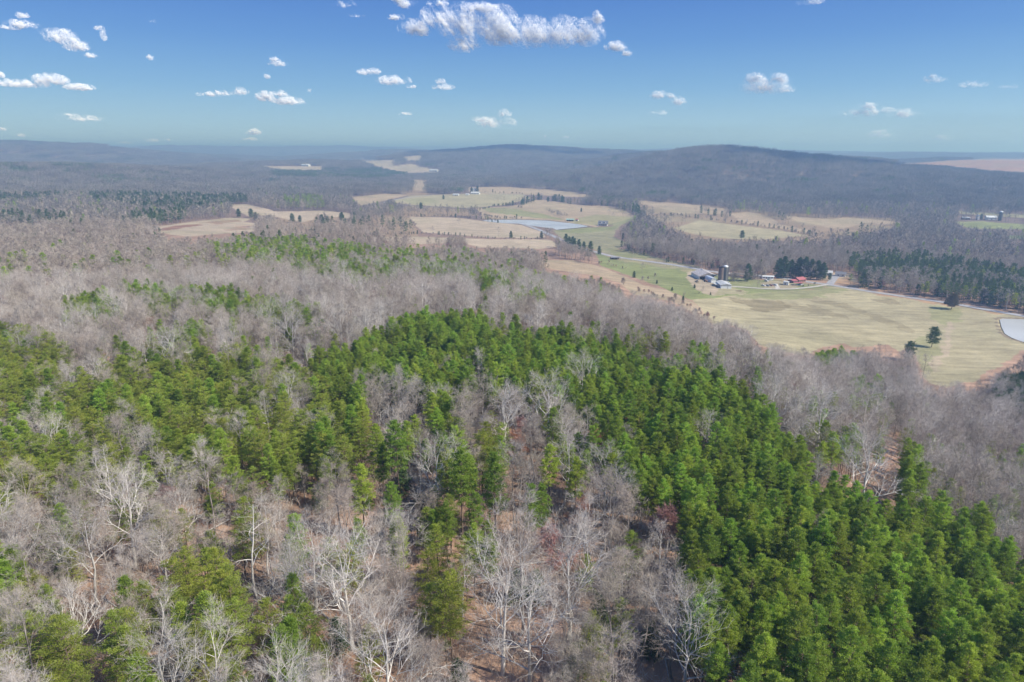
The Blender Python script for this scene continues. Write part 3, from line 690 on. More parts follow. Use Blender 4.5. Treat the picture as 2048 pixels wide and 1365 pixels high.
# ------------------------------------------------------------------ where the woods stand
# green areas of the photo (crown position in photo pixels): kind, share of pines
GREEN = [
 ('P', 0.97, [(630,705),(700,678),(830,630),(960,625),(1000,665),(1130,650),(1240,690),(1400,745),(1480,775),(1560,850),(1650,905),(1760,965),(1800,1010),(1960,1030),(2048,1100),(2300,1150),(2300,1500),(1440,1500),(1450,1365),(1400,1250),(1375,1150),(1335,1090),(1300,1020),(1270,960),(1250,900),(1200,830),(1100,785),(960,765),(900,790),(800,760),(720,750),(650,765)]),
 ('V', 0.80, [(250,700),(420,690),(560,710),(650,765),(730,830),(700,900),(640,900),(560,880),(420,905),(250,905),(150,930),(-60,970),(-60,900),(80,840),(130,770)]),
 ('P', 0.75, [(330,650),(400,645),(410,700),(340,700)]),
 ('V', 0.80, [(-60,660),(90,655),(140,700),(110,770),(60,800),(-60,810)]),
 ('V', 0.56, [(60,1230),(230,1160),(330,1120),(420,1060),(510,1120),(640,1240),(640,1450),(560,1700),(40,1700),(40,1300)]),
 ('V', 0.55, [(-100,1080),(60,1100),(90,1230),(-100,1280)]),
 ('P', 0.85, [(680,760),(725,765),(720,860),(675,850)]),
 ('P', 0.80, [(745,850),(800,860),(805,1000),(750,1010)]),
 ('P', 0.85, [(850,770),(905,780),(930,900),(960,960),(1010,980),(1000,1080),(890,1080),(880,900)]),
 ('V', 0.75, [(840,1090),(900,1110),(930,1190),(860,1200)]),
 ('P', 0.80, [(1080,860),(1210,860),(1260,920),(1230,950),(1080,920)]),
 ('V', 0.5, [(960,830),(1060,860),(1050,930),(960,900)]),
 ('V', 0.6, [(540,1030),(600,1040),(590,1110),(535,1100)]),
 ('V', 0.5, [(640,1060),(730,1080),(750,1140),(640,1140)]),
 ('P', 0.45, [(700,980),(760,990),(750,1070),(700,1060)]),
 ('P', 0.72, [(240,570),(330,568),(420,580),(560,600),(650,625),(620,645),(520,625),(400,615),(300,612)]),
 ('P', 0.55, [(140,590),(240,600),(240,640),(120,630)]),
 ('P', 0.62, [(400,480),(560,468),(760,498),(900,520),(1010,540),(1020,578),(960,575),(800,545),(740,565),(640,550),(500,525)]),
 ('P', 0.35, [(1020,540),(1080,545),(1090,600),(990,600)]),
 ('D', 0.55, [(190,372),(310,366),(430,372),(495,388),(490,402),(410,415),(290,415),(200,402),(150,385)]),
 ('D', 0.5, [(0,385),(110,376),(150,385),(110,395),(0,402)]),
 ('P', 0.7, [(0,328),(40,330),(72,338),(60,345),(0,340)]),
 ('P', 0.55, [(100,330),(190,325),(195,345),(120,345)]),
 ('P', 0.45, [(190,355),(300,350),(340,365),(200,368)]),
 ('P', 0.7, [(540,343),(770,336),(800,350),(760,358),(640,356),(540,352)]),
 ('P', 0.5, [(560,385),(640,395),(650,410),(570,405)]),
 ('P', 0.74, [(1690,508),(1800,500),(1900,512),(2048,535),(2200,560),(2200,660),(1960,612),(1850,590),(1720,558)]),
 ('P', 0.95, [(1505,690),(1560,686),(1565,710),(1510,715)]),
 ('P', 0.9, [(1620,708),(1680,684),(1720,700),(1700,730),(1640,735)]),
 ('P', 0.6, [(1700,770),(1760,765),(1770,810),(1700,810)]),
 ('P', 0.8, [(1780,885),(1840,890),(1850,960),(1790,960)]),
 ('P', 0.5, [(1640,860),(1720,870),(1720,930),(1640,920)]),
 ('P', 0.7, [(1380,680),(1420,690),(1430,740),(1380,735)]),
 ('D', 0.5, [(1990,740),(2048,730),(2140,760),(2140,840),(1990,800)]),
 ('D', 0.4, [(540,440),(700,430),(840,440),(840,478),(540,475)]),
 ('D', 0.45, [(-20,425),(130,430),(130,456),(-20,456)]),
 ('D', 0.45, [(190,440),(280,430),(292,456),(190,459)]),
 ('D', 0.5, [(280,425),(370,415),(385,440),(300,450)]),
 ('D', 0.3, [(1550,425),(1700,430),(1760,470),(1560,465)]),
 ('D', 0.45, [(1060,395),(1290,415),(1290,432),(1060,405)]),
 ('D', 0.7, [(1420,310),(1560,318),(1750,325),(1740,345),(1600,345),(1440,330)]),
 ('D', 0.55, [(760,335),(800,345),(800,372),(760,370)]),
 ('D', 0.5, [(780,374),(815,372),(820,392),(780,392)]),
]
def green_at(px, py):
    f = np.full(len(px), -1.0); k = np.full(len(px), 'N')
    for kk, fr_, poly in GREEN:
        mk = inpoly(px, py, poly) & (f < 0); f[mk] = fr_; k[mk] = kk
    return f, k

def jgrid(r0, r1, sp, amax):
    n = int(2 * r1 / sp) + 2
    X, Y = np.meshgrid(np.arange(-n // 2, n // 2) * sp, np.arange(0, n) * sp)
    X = X + (rng.random(X.shape) - .5) * sp * .95; Y = Y + (rng.random(Y.shape) - .5) * sp * .95
    x = X.ravel(); y = Y.ravel(); r = np.hypot(x, y); a = np.degrees(np.arctan2(x, np.maximum(y, 1e-3)))
    mk = (r >= r0) & (r < r1) & (np.abs(a) < amax) & (y > 0)
    return x[mk], y[mk]

ROADPTS = np.concatenate(RO)
def keep(x, y, z, h, hw):
    """not in a field, on a road, in water or in front of what the photo shows open"""
    ok = np.ones(len(x), bool)
    for f in (0.02, 0.5, 0.93):
        for s in (-0.6, 0.6):
            px, py = project(x + s * hw, y, z + h * f)
            for poly in CLEAR: ok &= ~inpoly(px, py, poly)
    for P, c, k in FW:
        if k == 1: ok &= ~inpoly(x, y, P)
    for P, z0 in pond_polys: ok &= ~inpoly(x, y, P)
    r = np.hypot(x, y)
    m_ = (r > 400) & (r < 2600) & ok
    if m_.any():
        ii = np.where(m_)[0]
        for c0 in range(0, len(ii), 4000):
            j = ii[c0:c0+4000]
            d = np.hypot(x[j][:, None] - ROADPTS[:, 0], y[j][:, None] - ROADPTS[:, 1]).min(1)
            ok[j[d < 9]] = False
    return ok

CLUTTER = []     # px boxes of farm things kept free of random trees: (x0,y0,x1,y1)
pool = []        # (x, y, z, kind, scale, rot, r)
def put(x, y, kind, sc, z=None, rot=None):
    zz = float(H(x, y)[0]) if z is None else z
    pool.append((float(x), float(y), zz - 0.25, kind, float(sc), random.random() * 6.28 if rot is None else rot, math.hypot(x, y)))

# near wood, tree by tree
NEAR = 420.0
x, y = jgrid(42, NEAR, 2.85, 48)
z = H(x, y)
px, py = project(x, y, z + 11)
f, kd = green_at(px, py)
f = np.where(f < 0, np.where(np.hypot(x, y) < 260, 0.06 + 0.22 * (fbm(x / 12, y / 12, 78, 2) > 0.12), 0.035), f)
u = rng.random(len(x)); sc = 0.86 + 0.26 * rng.random(len(x)); w = rng.random(len(x)); dn = fbm(x / 22, y / 22, 77, 2)
ok = keep(x, y, z, 15 * sc, 2.5)
KN = []
for i in range(len(x)):
    if not ok[i]: continue
    d_, k_ = f[i], kd[i]
    if u[i] < d_:
        if k_ == 'P':
            kk = random.choice(['p0', 'p1', 'p2', 'p3', 'p4', 'p0', 'p1'])
            if w[i] > 0.93: continue
            if w[i] < 0.04: kk = 'v1'
            put(x[i], y[i], kk, sc[i] * (0.65 + 0.14 * dn[i]), z[i])
        elif k_ == 'V':
            kk = random.choice(['v0', 'v1', 'v2', 'v0', 'v1', 'p4'])
            if w[i] > 0.92: continue
            put(x[i], y[i], kk, sc[i] * 0.76, z[i])
        elif k_ == 'D': put(x[i], y[i], 'ro', sc[i], z[i])
        else:
            put(x[i], y[i], random.choice(['v0', 'v2', 'p4', 'p2', 'ce']), sc[i] * 0.66, z[i])
    else:
        dens = 0.34 if k_ == 'N' else 0.30 if k_ == 'V' else 0.36
        if np.hypot(x[i], y[i]) > 230: dens = 0.48
        if w[i] > dens + 0.35 * dn[i]: continue
        q = random.random()
        kk = 'b0' if q < .07 else 'b1' if q < .12 else 'b2' if q < .34 else 'b3' if q < .50 else 'b4' if q < .64 else 'b5' if q < .78 else 'b6' if q < .86 else 'b7' if q < .945 else 's0' if q < .955 else 'rm' if q < .968 else 'be' if q < .985 else 'b2'
        put(x[i], y[i], kk, sc[i] * random.uniform(0.52, 0.86), z[i])

# the conspicuous trees of the foreground: base pixel, kind, height, label
HERO = [
 (272,1140,'b0',20,'large pale spreading oak with wide forked crown over brown leaf litter'),
 (195,1215,'b6',19,'pale bare tree with twin trunks at the left just above the scrub pines'),
 (228,1040,'b1',16,'broad fan-shaped bare tree above and left of the large pale oak'),
 (632,1235,'b1',19,'big bare tree with dark trunk and broad round twiggy crown left of centre'),
 (1005,1350,'b0',22,'tallest pale forked tree in the middle of the bottom edge'),
 (1060,1400,'b0',21,'pale forked tree rising just right of the tallest one at the bottom'),
 (430,1075,'b4',20,'slim white-stemmed bare tree right of the large pale oak'),
 (520,1220,'s0',20,'crooked pale snag with broken limbs beside olive scrub pines'),
 (345,1350,'b6',15,'white forked bare tree among the scrub pines at the lower left'),
 (540,890,'b6',15,'pale twiggy tree standing against the olive pines on the left'),
 (600,880,'b1',13,'wide pale bare tree right of its twin against the olive pines'),
 (290,960,'b1',13,'low spreading pale tree between the scrub pines at the left'),
 (1165,830,'b0',19,'big pale round-crowned tree in front of the green pine ridge'),
 (955,800,'b6',16,'white-limbed bare tree at the foot of the green pine ridge'),
 (1045,1270,'b4',24,'tall straight bare tree with long grey trunk in the clearing'),
 (1100,1180,'rm',12,'pink budding maple beside the tall straight trunk'),
 (1330,1130,'rm',12,'dark pink maple at the edge of the lower right pines'),
 (1320,1190,'b6',14,'white bare tree in front of the lower right pines'),
 (1210,1130,'b3',18,'dense grey twiggy tree right of centre above the leaf litter'),
 (1410,930,'b1',14,'lone grey bare tree standing inside the green pine stand'),
 (1625,1010,'b1',13,'pale crooked bare tree surrounded by pines at the lower right'),
 (1130,1010,'b6',17,'crooked bare tree leaning right near the picture centre'),
 (800,1010,'p1',18,'tall bright green pine standing alone left of centre'),
 (925,1080,'p0',18,'broad green pine standing alone just left of the picture centre'),
 (990,1080,'p4',17,'narrow green pine right beside the broad lone pine'),
 (1103,935,'p4',14,'lone conical green pine in the middle of the bare trees'),
 (730,1080,'p2',15,'small green pine among bare trees left of centre'),
 (880,1180,'v0',12,'yellow-green pine at the left edge of the brown clearing'),
 (1190,930,'be',9,'peach-leaved beech under the bare trees near the centre'),
 (1035,935,'be',9,'pale orange beech between lone pines near the centre'),
]
hero_pts = unproject([(a, b_) for a, b_, *_ in HERO])
heroes = []
for (a, b_, kk, hh, lb), P in zip(HERO, hero_pts):
    heroes.append((P[0], P[1], P[2] - 0.25, kk, hh / K[kk].h, random.random() * 6.28, lb))
def clear_round(hp, pool):
    out = []
    for t in pool:
        bad = False
        for h_ in hp:
            dx = t[0] - h_[0]; dy = t[1] - h_[1]
            rr = 3.0 if h_[3][0] in 'pv' or h_[3] in ('be',) else 3.2
            if dx * dx + dy * dy < rr * rr: bad = True; break
            # keep the view to the hero open: a thin lane on the camera side
            r0 = math.hypot(h_[0], h_[1]); al = (t[0] * h_[0] + t[1] * h_[1]) / r0; pe = abs(t[0] * h_[1] - t[1] * h_[0]) / r0
            if r0 - 12 < al < r0 and pe < 1.8: bad = True; break
        if not bad: out.append(t)
    return out
pool = clear_round(heroes, pool)

# middle distance
def fill(r0, r1, sp, bare, pin, dens, hs=17, hw=3, sm=1.0):
    x, y = jgrid(r0, r1, sp, 46)
    z = H(x, y); px, py = project(x, y, z + 13)
    f, kd = green_at(px, py)
    f = np.where(f < 0, 0.025 + 0.10 * (fbm(x / 260, y / 260, 66, 2) > 0.28), f)
    f = np.where(f > .3, f * np.clip(1.05 + 1.6 * fbm(x / 45, y / 45, 67, 3), .2, 1.2), f)
    ok = keep(x, y, z, hs, hw)
    scrub = np.zeros(len(x), bool)
    for q_ in SCRUBS: scrub |= inpoly(px, py, q_)
    for i in np.where(ok)[0]:
        if random.random() > (0.17 if scrub[i] else dens): continue
        s_ = random.uniform(0.8, 1.1) * sm
        if random.random() < f[i]:
            kk = pin[1] if kd[i] == 'D' else pin[0] if random.random() < 0.8 else pin[2]
            put(x[i], y[i], kk, s_, z[i])
        else: put(x[i], y[i], random.choice(bare), s_ * (0.8 if r0 > 1500 and scrub[i] else 1), z[i])
MB = ['mb0', 'mb1', 'mb3', 'mb0', 'mb1', 'mb2', 'mb3', 'mb1'] * 6 + ['mb4']
fill(NEAR, 600, 4.9, MB, ['mp0', 'mp3', 'mp2'], 0.85, sm=0.8)
fill(600, 950, 5.8, MB, ['mp1', 'mp3', 'mp2'], 0.92, sm=0.9)
fill(950, 1650, 8.6, ['fb0', 'fb1', 'fb2'], ['fp0', 'fp1', 'fp0'], 0.95, 16, 4)
def fillp(r0, r1, sp, bare, green, dark, hs, hw, amax=44):
    x, y = jgrid(r0, r1, sp, amax)
    z = H(x, y); px, py = project(x, y, z + 10)
    f, kd = green_at(px, py)
    f = np.where(f < 0, 0.03 + 0.12 * (fbm(x / 500, y / 500, 66, 2) > 0.25), f)
    f = np.where(f > .3, f * np.clip(1.0 + 2.2 * fbm(x / 170, y / 110, 67, 3), .15, 1.15), f)
    ok = keep(x, y, z, hs, hw)
    # slopes facing away and hidden ground still get trees; only the far side beyond ridges is thinned
    for i in np.where(ok)[0]:
        kk = (green if kd[i] != 'D' else dark) if random.random() < f[i] else random.choice(bare)
        put(x[i], y[i], kk, random.uniform(0.85, 1.1), z[i], )
fillp(1650, 4200, 30, ['q0', 'q1', 'q2', 'q1'], 'q3', 'q2', 14, 16)
fillp(4200, 11500, 72, ['r0', 'r1', 'r0'], 'r2', 'r0', 10, 40)
fillp(11500, 17500, 150, ['r0', 'r1'], 'r2', 'r0', 10, 40)

# brush and fallen wood in the near wood
bx_, by_ = jgrid(42, 300, 3.6, 50); bz_ = H(bx_, by_)
okb = keep(bx_, by_, bz_, 2, 1)
under = [(bx_[i], by_[i], bz_[i], random.choice(['u0', 'u1', 'u2', 'u0', 'u1', 'u0', 'u3']), random.uniform(.7, 1.3), random.random() * 6.28) for i in np.where(okb)[0] if random.random() < 0.92]
wood_ = [(bx_[i], by_[i], bz_[i], random.choice(['w0', 'w1']), random.uniform(.6, 1.1), random.random() * 6.28) for i in np.where(okb)[0] if random.random() < 0.03 and np.hypot(bx_[i], by_[i]) < 220]

# ------------------------------------------------------------------ individual trees, then the woods
PIN = {'p0','p1','p2','p3','p4'}; SCRUBP = {'v0','v1','v2'}; REDM = {'rm'}; BEE = {'be'}; CED = {'ce','ro'}
def cls(k):
    return 'pine' if k in PIN else 'scrub' if k in SCRUBP else 'maple' if k in REDM else 'beech' if k in BEE else 'cedar' if k in CED else 'bare' if k[0] in 'bs' else None
INFO = {'pine': ('pine_tree', 'pine tree', 'green pines of the dense stand'),
        'scrub': ('scrub_pine', 'pine tree', 'olive scrub pines on the left'),
        'maple': ('maple_tree', 'maple tree', 'red budding maples'),
        'beech': ('beech_tree', 'beech tree', 'beeches keeping their dry leaves'),
        'cedar': ('cedar_tree', 'cedar tree', 'dark evergreen cedars'),
        'bare': ('bare_tree', 'bare tree', 'leafless trees of the wood')}
LIM = {'pine': 190, 'scrub': 105, 'maple': 60, 'beech': 60, 'cedar': 80, 'bare': 265}
protos = {}
def plant(kk, x, y, z, sc, rz, label, c, cat=None, group=True):
    nm, ct, gp = INFO[c]
    e = empty(nm, (x, y, z), rz); e.scale = (sc, sc, sc)
    if kk not in protos:
        a = link('trunk', K[kk].trunk, e); b_ = link('crown', K[kk].crown, e); protos[kk] = (a, b_)
    else:
        for s in protos[kk]:
            c2 = s.copy(); COL.objects.link(c2); c2.parent = e
    tag(e, label, cat or ct, gp if group else None)
    return e
for (x_, y_, z_, kk, s_, rz, lb) in heroes:
    plant(kk, x_, y_, z_, s_, rz, lb, cls(kk))
ind = []; stuff = []
cnt = {k: 0 for k in LIM}
for t in sorted(pool, key=lambda t: t[6]):
    c = cls(t[3])
    a, b_ = project(t[0], t[1], t[2] + 14 * t[4]); a2, b2 = project(t[0], t[1], t[2])
    vis = (-30 < a < 2078) and (b_ < 1350)
    if c and vis and cnt[c] < LIM[c]:
        cnt[c] += 1; ind.append((t, c, float(a), float(b_)))
    else: stuff.append(t)
ROWS = [(0, 560, 'in the distance'), (560, 700, 'atop the near wood'), (700, 850, 'at mid height'), (850, 1000, 'below mid height'), (1000, 1150, 'in the lower part'), (1150, 1270, 'near the bottom'), (1270, 1500, 'by the bottom edge')]
COLS = [(-50, 256, 'at the far left'), (256, 512, 'on the left'), (512, 768, 'left of centre'), (768, 1024, 'just left of centre'), (1024, 1280, 'just right of centre'), (1280, 1536, 'right of centre'), (1536, 1792, 'on the right'), (1792, 2100, 'at the far right')]
ORD = ['leftmost', 'second from left', 'third from left', 'fourth from left', 'fifth from left', 'sixth from left', 'seventh from left', 'eighth from left', 'ninth from left', 'tenth from left', 'eleventh from left', 'twelfth from left'] + ['%dth from left' % i for i in range(13, 60)]
LOOK = {'p0':'green pine', 'p1':'tall green pine', 'p2':'green pine', 'p3':'broad green pine', 'p4':'narrow green pine', 'v0':'olive pine', 'v1':'broad olive pine', 'v2':'small olive pine', 'rm':'red budding maple', 'be':'peach-leaved beech', 'ce':'dark cedar', 'ro':'dark round cedar',
        'b0':'big pale bare tree', 'b1':'spreading pale bare tree', 'b2':'grey bare tree', 'b3':'broad grey bare tree', 'b4':'slender tall bare tree', 'b5':'small grey bare tree', 'b6':'pale bare tree', 'b7':'thin young bare tree', 's0':'crooked dead snag'}
cells = {}
for t, c, a, b_ in ind:
    rw = next((n for l, h_, n in ROWS if l <= b_ < h_), ROWS[-1][2]); cl = next((n for l, h_, n in COLS if l <= a < h_), COLS[-1][2])
    cells.setdefault((LOOK[t[3]], rw, cl), []).append((a, t, c))
for (look, rw, cl), L_ in cells.items():
    L_.sort(key=lambda q: q[0])
    for i, (a, t, c) in enumerate(L_):
        lb = (f'{look} {rw} {cl}' if len(L_) == 1 else f'{look}, {ORD[i]}, {rw} {cl}')
        plant(t[3], t[0], t[1], t[2], t[4], t[5], lb, c)

names = sorted(LODS)               # collection order used by the instancer is alphabetical
NIDX = {n: i for i, n in enumerate(names)}
def gn_wood(name, items, label, cat):
    P = np.array([(t[0], t[1], t[2]) for t in items], np.float32)
    me = bpy.data.meshes.new(name); me.vertices.add(len(P)); me.vertices.foreach_set('co', P.ravel())
    a1 = me.attributes.new('kind_index', 'INT', 'POINT'); a1.data.foreach_set('value', np.array([NIDX[t[3]] for t in items], np.int32))
    a2 = me.attributes.new('size', 'FLOAT', 'POINT'); a2.data.foreach_set('value', np.array([t[4] for t in items], np.float32))
    a3 = me.attributes.new('turn', 'FLOAT_VECTOR', 'POINT'); a3.data.foreach_set('vector', np.array([(0, 0, t[5]) for t in items], np.float32).ravel())
    o = link(name, me); tag(o, label, cat, kind='stuff')
    ng = bpy.data.node_groups.new(name + '_nodes', 'GeometryNodeTree')
    ng.interface.new_socket('Geometry', in_out='INPUT', socket_type='NodeSocketGeometry'); ng.interface.new_socket('Geometry', in_out='OUTPUT', socket_type='NodeSocketGeometry')
    N = ng.nodes; L = ng.links
    gi = N.new('NodeGroupInput'); go = N.new('NodeGroupOutput')
    ci = N.new('GeometryNodeCollectionInfo'); ci.inputs['Collection'].default_value = HID; ci.inputs['Separate Children'].default_value = True; ci.inputs['Reset Children'].default_value = True
    ip = N.new('GeometryNodeInstanceOnPoints'); ip.inputs['Pick Instance'].default_value = True
    def att(nm, ty):
        n = N.new('GeometryNodeInputNamedAttribute'); n.data_type = ty; n.inputs['Name'].default_value = nm; return n.outputs['Attribute']
    L.new(gi.outputs[0], ip.inputs['Points']); L.new(ci.outputs[0], ip.inputs['Instance'])
    L.new(att('kind_index', 'INT'), ip.inputs['Instance Index']); L.new(att('size', 'FLOAT'), ip.inputs['Scale'])
    er = N.new('FunctionNodeEulerToRotation'); L.new(att('turn', 'FLOAT_VECTOR'), er.inputs[0]); L.new(er.outputs[0], ip.inputs['Rotation'])
    L.new(ip.outputs[0], go.inputs[0])
    md = o.modifiers.new('planting', 'NODES'); md.node_group = ng
    return o
def lodname(k): return 'n_' + k if k in K else k
st = [(t[0], t[1], t[2], lodname(t[3]), t[4], t[5]) for t in stuff]
isg = lambda k: k in ('n_p0','n_p1','n_p2','n_p3','n_p4','n_v0','n_v1','n_v2','n_ce','n_ro','mp0','mp1','mp2','mp3','fp0','fp1','q3','r2')
gn_wood('pine_wood', [t for t in st if isg(t[3])], 'mass of further green pines scattered through the bare woods to the horizon', 'wood')
gn_wood('bare_wood', [t for t in st if not isg(t[3])], 'mass of grey leafless woodland covering the slopes and hills to the horizon', 'wood')
gn_wood('undergrowth', under, 'thin brown saplings and brush on the leaf litter under the near trees', 'undergrowth')
gn_wood('deadwood', wood_, 'pale fallen logs and sticks lying in the leaf litter', 'deadwood')
print('individuals', len(ind), cnt, 'stuff', len(st), {k: K[k].ntri for k in K}, {k: round(K[k].w,1) for k in K})

# ------------------------------------------------------------------ farm buildings, vehicles, poles
M['white_wall'] = mat('white_boards', (0.72, 0.72, 0.70), 0.7, var=0.08, scale=1.5)
M['white_metal'] = mat('white_metal_sheet', (0.74, 0.76, 0.78), 0.45, var=0.08, scale=0.8, stretch=(1, 8, 1))
M['rust_roof'] = mat('rusting_roof_sheet', (0.42, 0.35, 0.31), 0.6, col2=(0.66, 0.61, 0.58), scale=0.35, stretch=(4, 0.6, 1))
M['grey_roof'] = mat('grey_roof_sheet', (0.54, 0.54, 0.53), 0.55, var=0.2, scale=0.4, stretch=(3, 0.5, 1))
M['red_roof'] = mat('red_metal_roof', (0.46, 0.15, 0.15), 0.45, var=0.12, scale=0.6)
M['green_roof'] = mat('green_metal_roof', (0.30, 0.42, 0.36), 0.45, var=0.1, scale=0.6)
M['shingle'] = mat('grey_shingles', (0.20, 0.20, 0.22), 0.9, var=0.2, scale=1.2)
M['wood_wall'] = mat('weathered_boards', (0.20, 0.13, 0.09), 0.9, var=0.3, scale=1.0, stretch=(1, 1, .2))
M['brick'] = mat('brick_wall', (0.26, 0.12, 0.09), 0.9, var=0.2, scale=2.0)
M['stave'] = mat('stained_concrete_staves', (0.11, 0.08, 0.07), 0.9, col2=(0.22, 0.165, 0.145), scale=0.6, stretch=(1, 1, .25))
M['stave_grey'] = mat('grey_concrete_staves', (0.085, 0.085, 0.085), 0.9, col2=(0.17, 0.165, 0.16), scale=0.6, stretch=(1, 1, .25))
M['dome'] = mat('white_dome_metal', (0.78, 0.80, 0.82), 0.35)
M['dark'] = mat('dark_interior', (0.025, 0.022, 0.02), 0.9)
M['glass'] = mat('window_glass', (0.03, 0.04, 0.05), 0.1, spec=0.6)
M['tyre'] = mat('tyre_rubber', (0.02, 0.02, 0.02), 0.8)
M['pole_wood'] = mat('pole_timber', (0.36, 0.31, 0.26), 0.85, var=0.15, scale=1)
for nm, c in [('car_white', (.78,.79,.8)), ('car_grey', (.25,.29,.34)), ('car_red', (.38,.16,.12)), ('car_black', (.02,.02,.025)), ('car_blue', (.2,.33,.42)), ('car_tan', (.38,.31,.24)), ('car_green', (.07,.13,.10)), ('tractor_orange', (.6,.25,.06))]:
    M[nm] = mat(nm, c, 0.3, spec=0.5)

def boxVF(x0, x1, y0, y1, z0, z1):
    V = np.array([(x0,y0,z0),(x1,y0,z0),(x1,y1,z0),(x0,y1,z0),(x0,y0,z1),(x1,y0,z1),(x1,y1,z1),(x0,y1,z1)], float)
    F = np.array([(0,3,2,1),(4,5,6,7),(0,1,5,4),(1,2,6,5),(2,3,7,6),(3,0,4,7)]); return V, F
def part(name, parent, mt, *vf):
    V, Fs, mi = joinVF([(v, f, 0) for v, f in vf]); return link(name, mk_mesh(name, V, Fs), parent, M[mt])
def prism(prof, y0, y1):
    """profile in x,z (counter-clockwise seen from -y) extruded along y"""
    n = len(prof); V = np.array([(x, y0, z) for x, z in prof] + [(x, y1, z) for x, z in prof], float)
    q = np.array([(i, (i+1) % n, n + (i+1) % n, n + i) for i in range(n)])[:, ::-1]
    t = np.array([(0, i, i+1) for i in range(1, n-1)]); t2 = t[:, ::-1] + n
    return V, q, np.concatenate([t, t2])
def prism_part(name, parent, mt, prof, y0, y1):
    V, q, t = prism(prof, y0, y1); return link(name, mk_mesh(name, V, [q, t]), parent, M[mt])
def gable(root, w, l, ev, rg, wall, roof, over=0.4, open_front=False, open_side=0):
    """ridge along y, front at -y"""
    h = w / 2
    if open_front:   # three walls and a gable board
        part('wall', root, wall, boxVF(-h, -h+.2, -l/2, l/2, 0, ev), boxVF(h-.2, h, -l/2 + open_side, l/2, 0, ev), boxVF(-h+.2, h-.2, l/2-.2, l/2, 0, ev))
        prism_part('gable_board', root, wall, [(-h, ev), (h, ev), (0, rg - .05)], -l/2, -l/2 + .2)
        part('post', root, 'pole_wood', *[boxVF(x-.12, x+.12, -l/2, -l/2+.25, 0, ev) for x in (-h+.3, -h/3, h/3, h-.3)])
        part('floor', root, 'dark', boxVF(-h+.2, h-.2, -l/2+.4, l/2-.2, 0.0, 0.15))
    else:
        prism_part('wall', root, wall, [(-h, -1), (h, -1), (h, ev), (0, rg), (-h, ev)], -l/2, l/2)
    s = (rg - ev) / h; o = over; t = 0.16
    prism_part('roof', root, roof, [(-h-o, ev - s*o + .03), (0, rg + .03), (h+o, ev - s*o + .03), (h+o, ev - s*o + .03 + t), (0, rg + .03 + t), (-h-o, ev - s*o + .03 + t)], -l/2 - o, l/2 + o)
def opening(root, nm, side, c, z0, z1, wd, w, l, mt='glass', frame=True):
    """rectangle on a wall; side: 'f' -y, 'b' +y, 'r' +x, 'l' -x"""
    d = .06
    if side in 'fb':
        y = -l/2 if side == 'f' else l/2; y0, y1 = (y - d, y + .05) if side == 'f' else (y - .05, y + d)
        p = part(nm, root, mt, boxVF(c - wd/2, c + wd/2, y0, y1, z0, z1))
        if frame:
            part('frame', p, 'white_wall', boxVF(c-wd/2-.12, c+wd/2+.12, y0-.03, y1-.02, z1, z1+.12), boxVF(c-wd/2-.12, c+wd/2+.12, y0-.03, y1-.02, z0-.12, z0))
    else:
        x = w/2 if side == 'r' else -w/2; x0, x1 = (x - .05, x + d) if side == 'r' else (x - d, x + .05)
        p = part(nm, root, mt, boxVF(x0, x1, c - wd/2, c + wd/2, z0, z1))
        if frame:
            part('frame', p, 'white_wall', boxVF(x0-.02, x1+.03, c-wd/2-.12, c+wd/2+.12, z1, z1+.12), boxVF(x0-.02, x1+.03, c-wd/2-.12, c+wd/2+.12, z0-.12, z0))
    return p
def at(px, py):
    P = unproject([(px, py)])[0]; return P
def thing(name, label, cat, px, py, rz=0, group=None, dz=0.0):
    P = at(px, py); e = empty(name, (P[0], P[1], P[2] + dz), RD(rz)); tag(e, label, cat, group); return e

# the big barn, its ridge running towards the camera
b_ = thing('barn', 'big farm barn with rusty grey gable roof and open front left of the silos', 'barn', 1408, 556, 4)
gable(b_, 19, 25, 3.8, 7.4, 'white_wall', 'rust_roof', open_front=True, open_side=8)
part('stall_wall', b_, 'wood_wall', boxVF(-6, 7.5, -2, -1.8, 0.2, 3.4))
part('ridge_vent', b_, 'grey_roof', boxVF(-.5, .5, 6, 9, 7.4, 7.95))
b_ = thing('shed', 'narrow white metal shed with rounded roof in front of the barn', 'shed', 1421, 563.5, 10)
prism_part('wall', b_, 'white_metal', [(-2.6,-1),(2.6,-1),(2.6,3.0),(1.7,4.4),(0,5.0),(-1.7,4.4),(-2.6,3.0)], -7, 7)
prism_part('roof', b_, 'white_metal', [(-2.8,2.9),(-1.75,4.48),(0,5.1),(1.75,4.48),(2.8,2.9),(2.8,3.05),(1.8,4.6),(0,5.25),(-1.8,4.6),(-2.8,3.05)], -7.3, 7.3)
opening(b_, 'window', 'f', 0.2, 3.0, 3.9, 0.9, 5.2, 14, 'dark', False); opening(b_, 'door', 'f', 0, 0, 2.2, 1.5, 5.2, 14, 'white_wall', False)
b_ = thing('shed', 'long low white shed with grey roof beside the dirt yard', 'shed', 1446.5, 574, -2)
gable(b_, 10, 20, 3.4, 4.6, 'white_metal', 'grey_roof')
part('lean_to', b_, 'grey_roof', boxVF(-8.5, -5.0, -2, 8, 2.3, 2.5)); part('post', b_, 'pole_wood', boxVF(-8.4,-8.2,-1.8,-1.6,0,2.3), boxVF(-8.4,-8.2,7.6,7.8,0,2.3), boxVF(-8.4,-8.2,3,3.2,0,2.3))
opening(b_, 'door', 'l', -4, 0.1, 2.6, 3, 10, 20, 'dark', False); opening(b_, 'door', 'f', 1.5, 0.1, 2.3, 1.2, 10, 20, 'grey_roof', False)

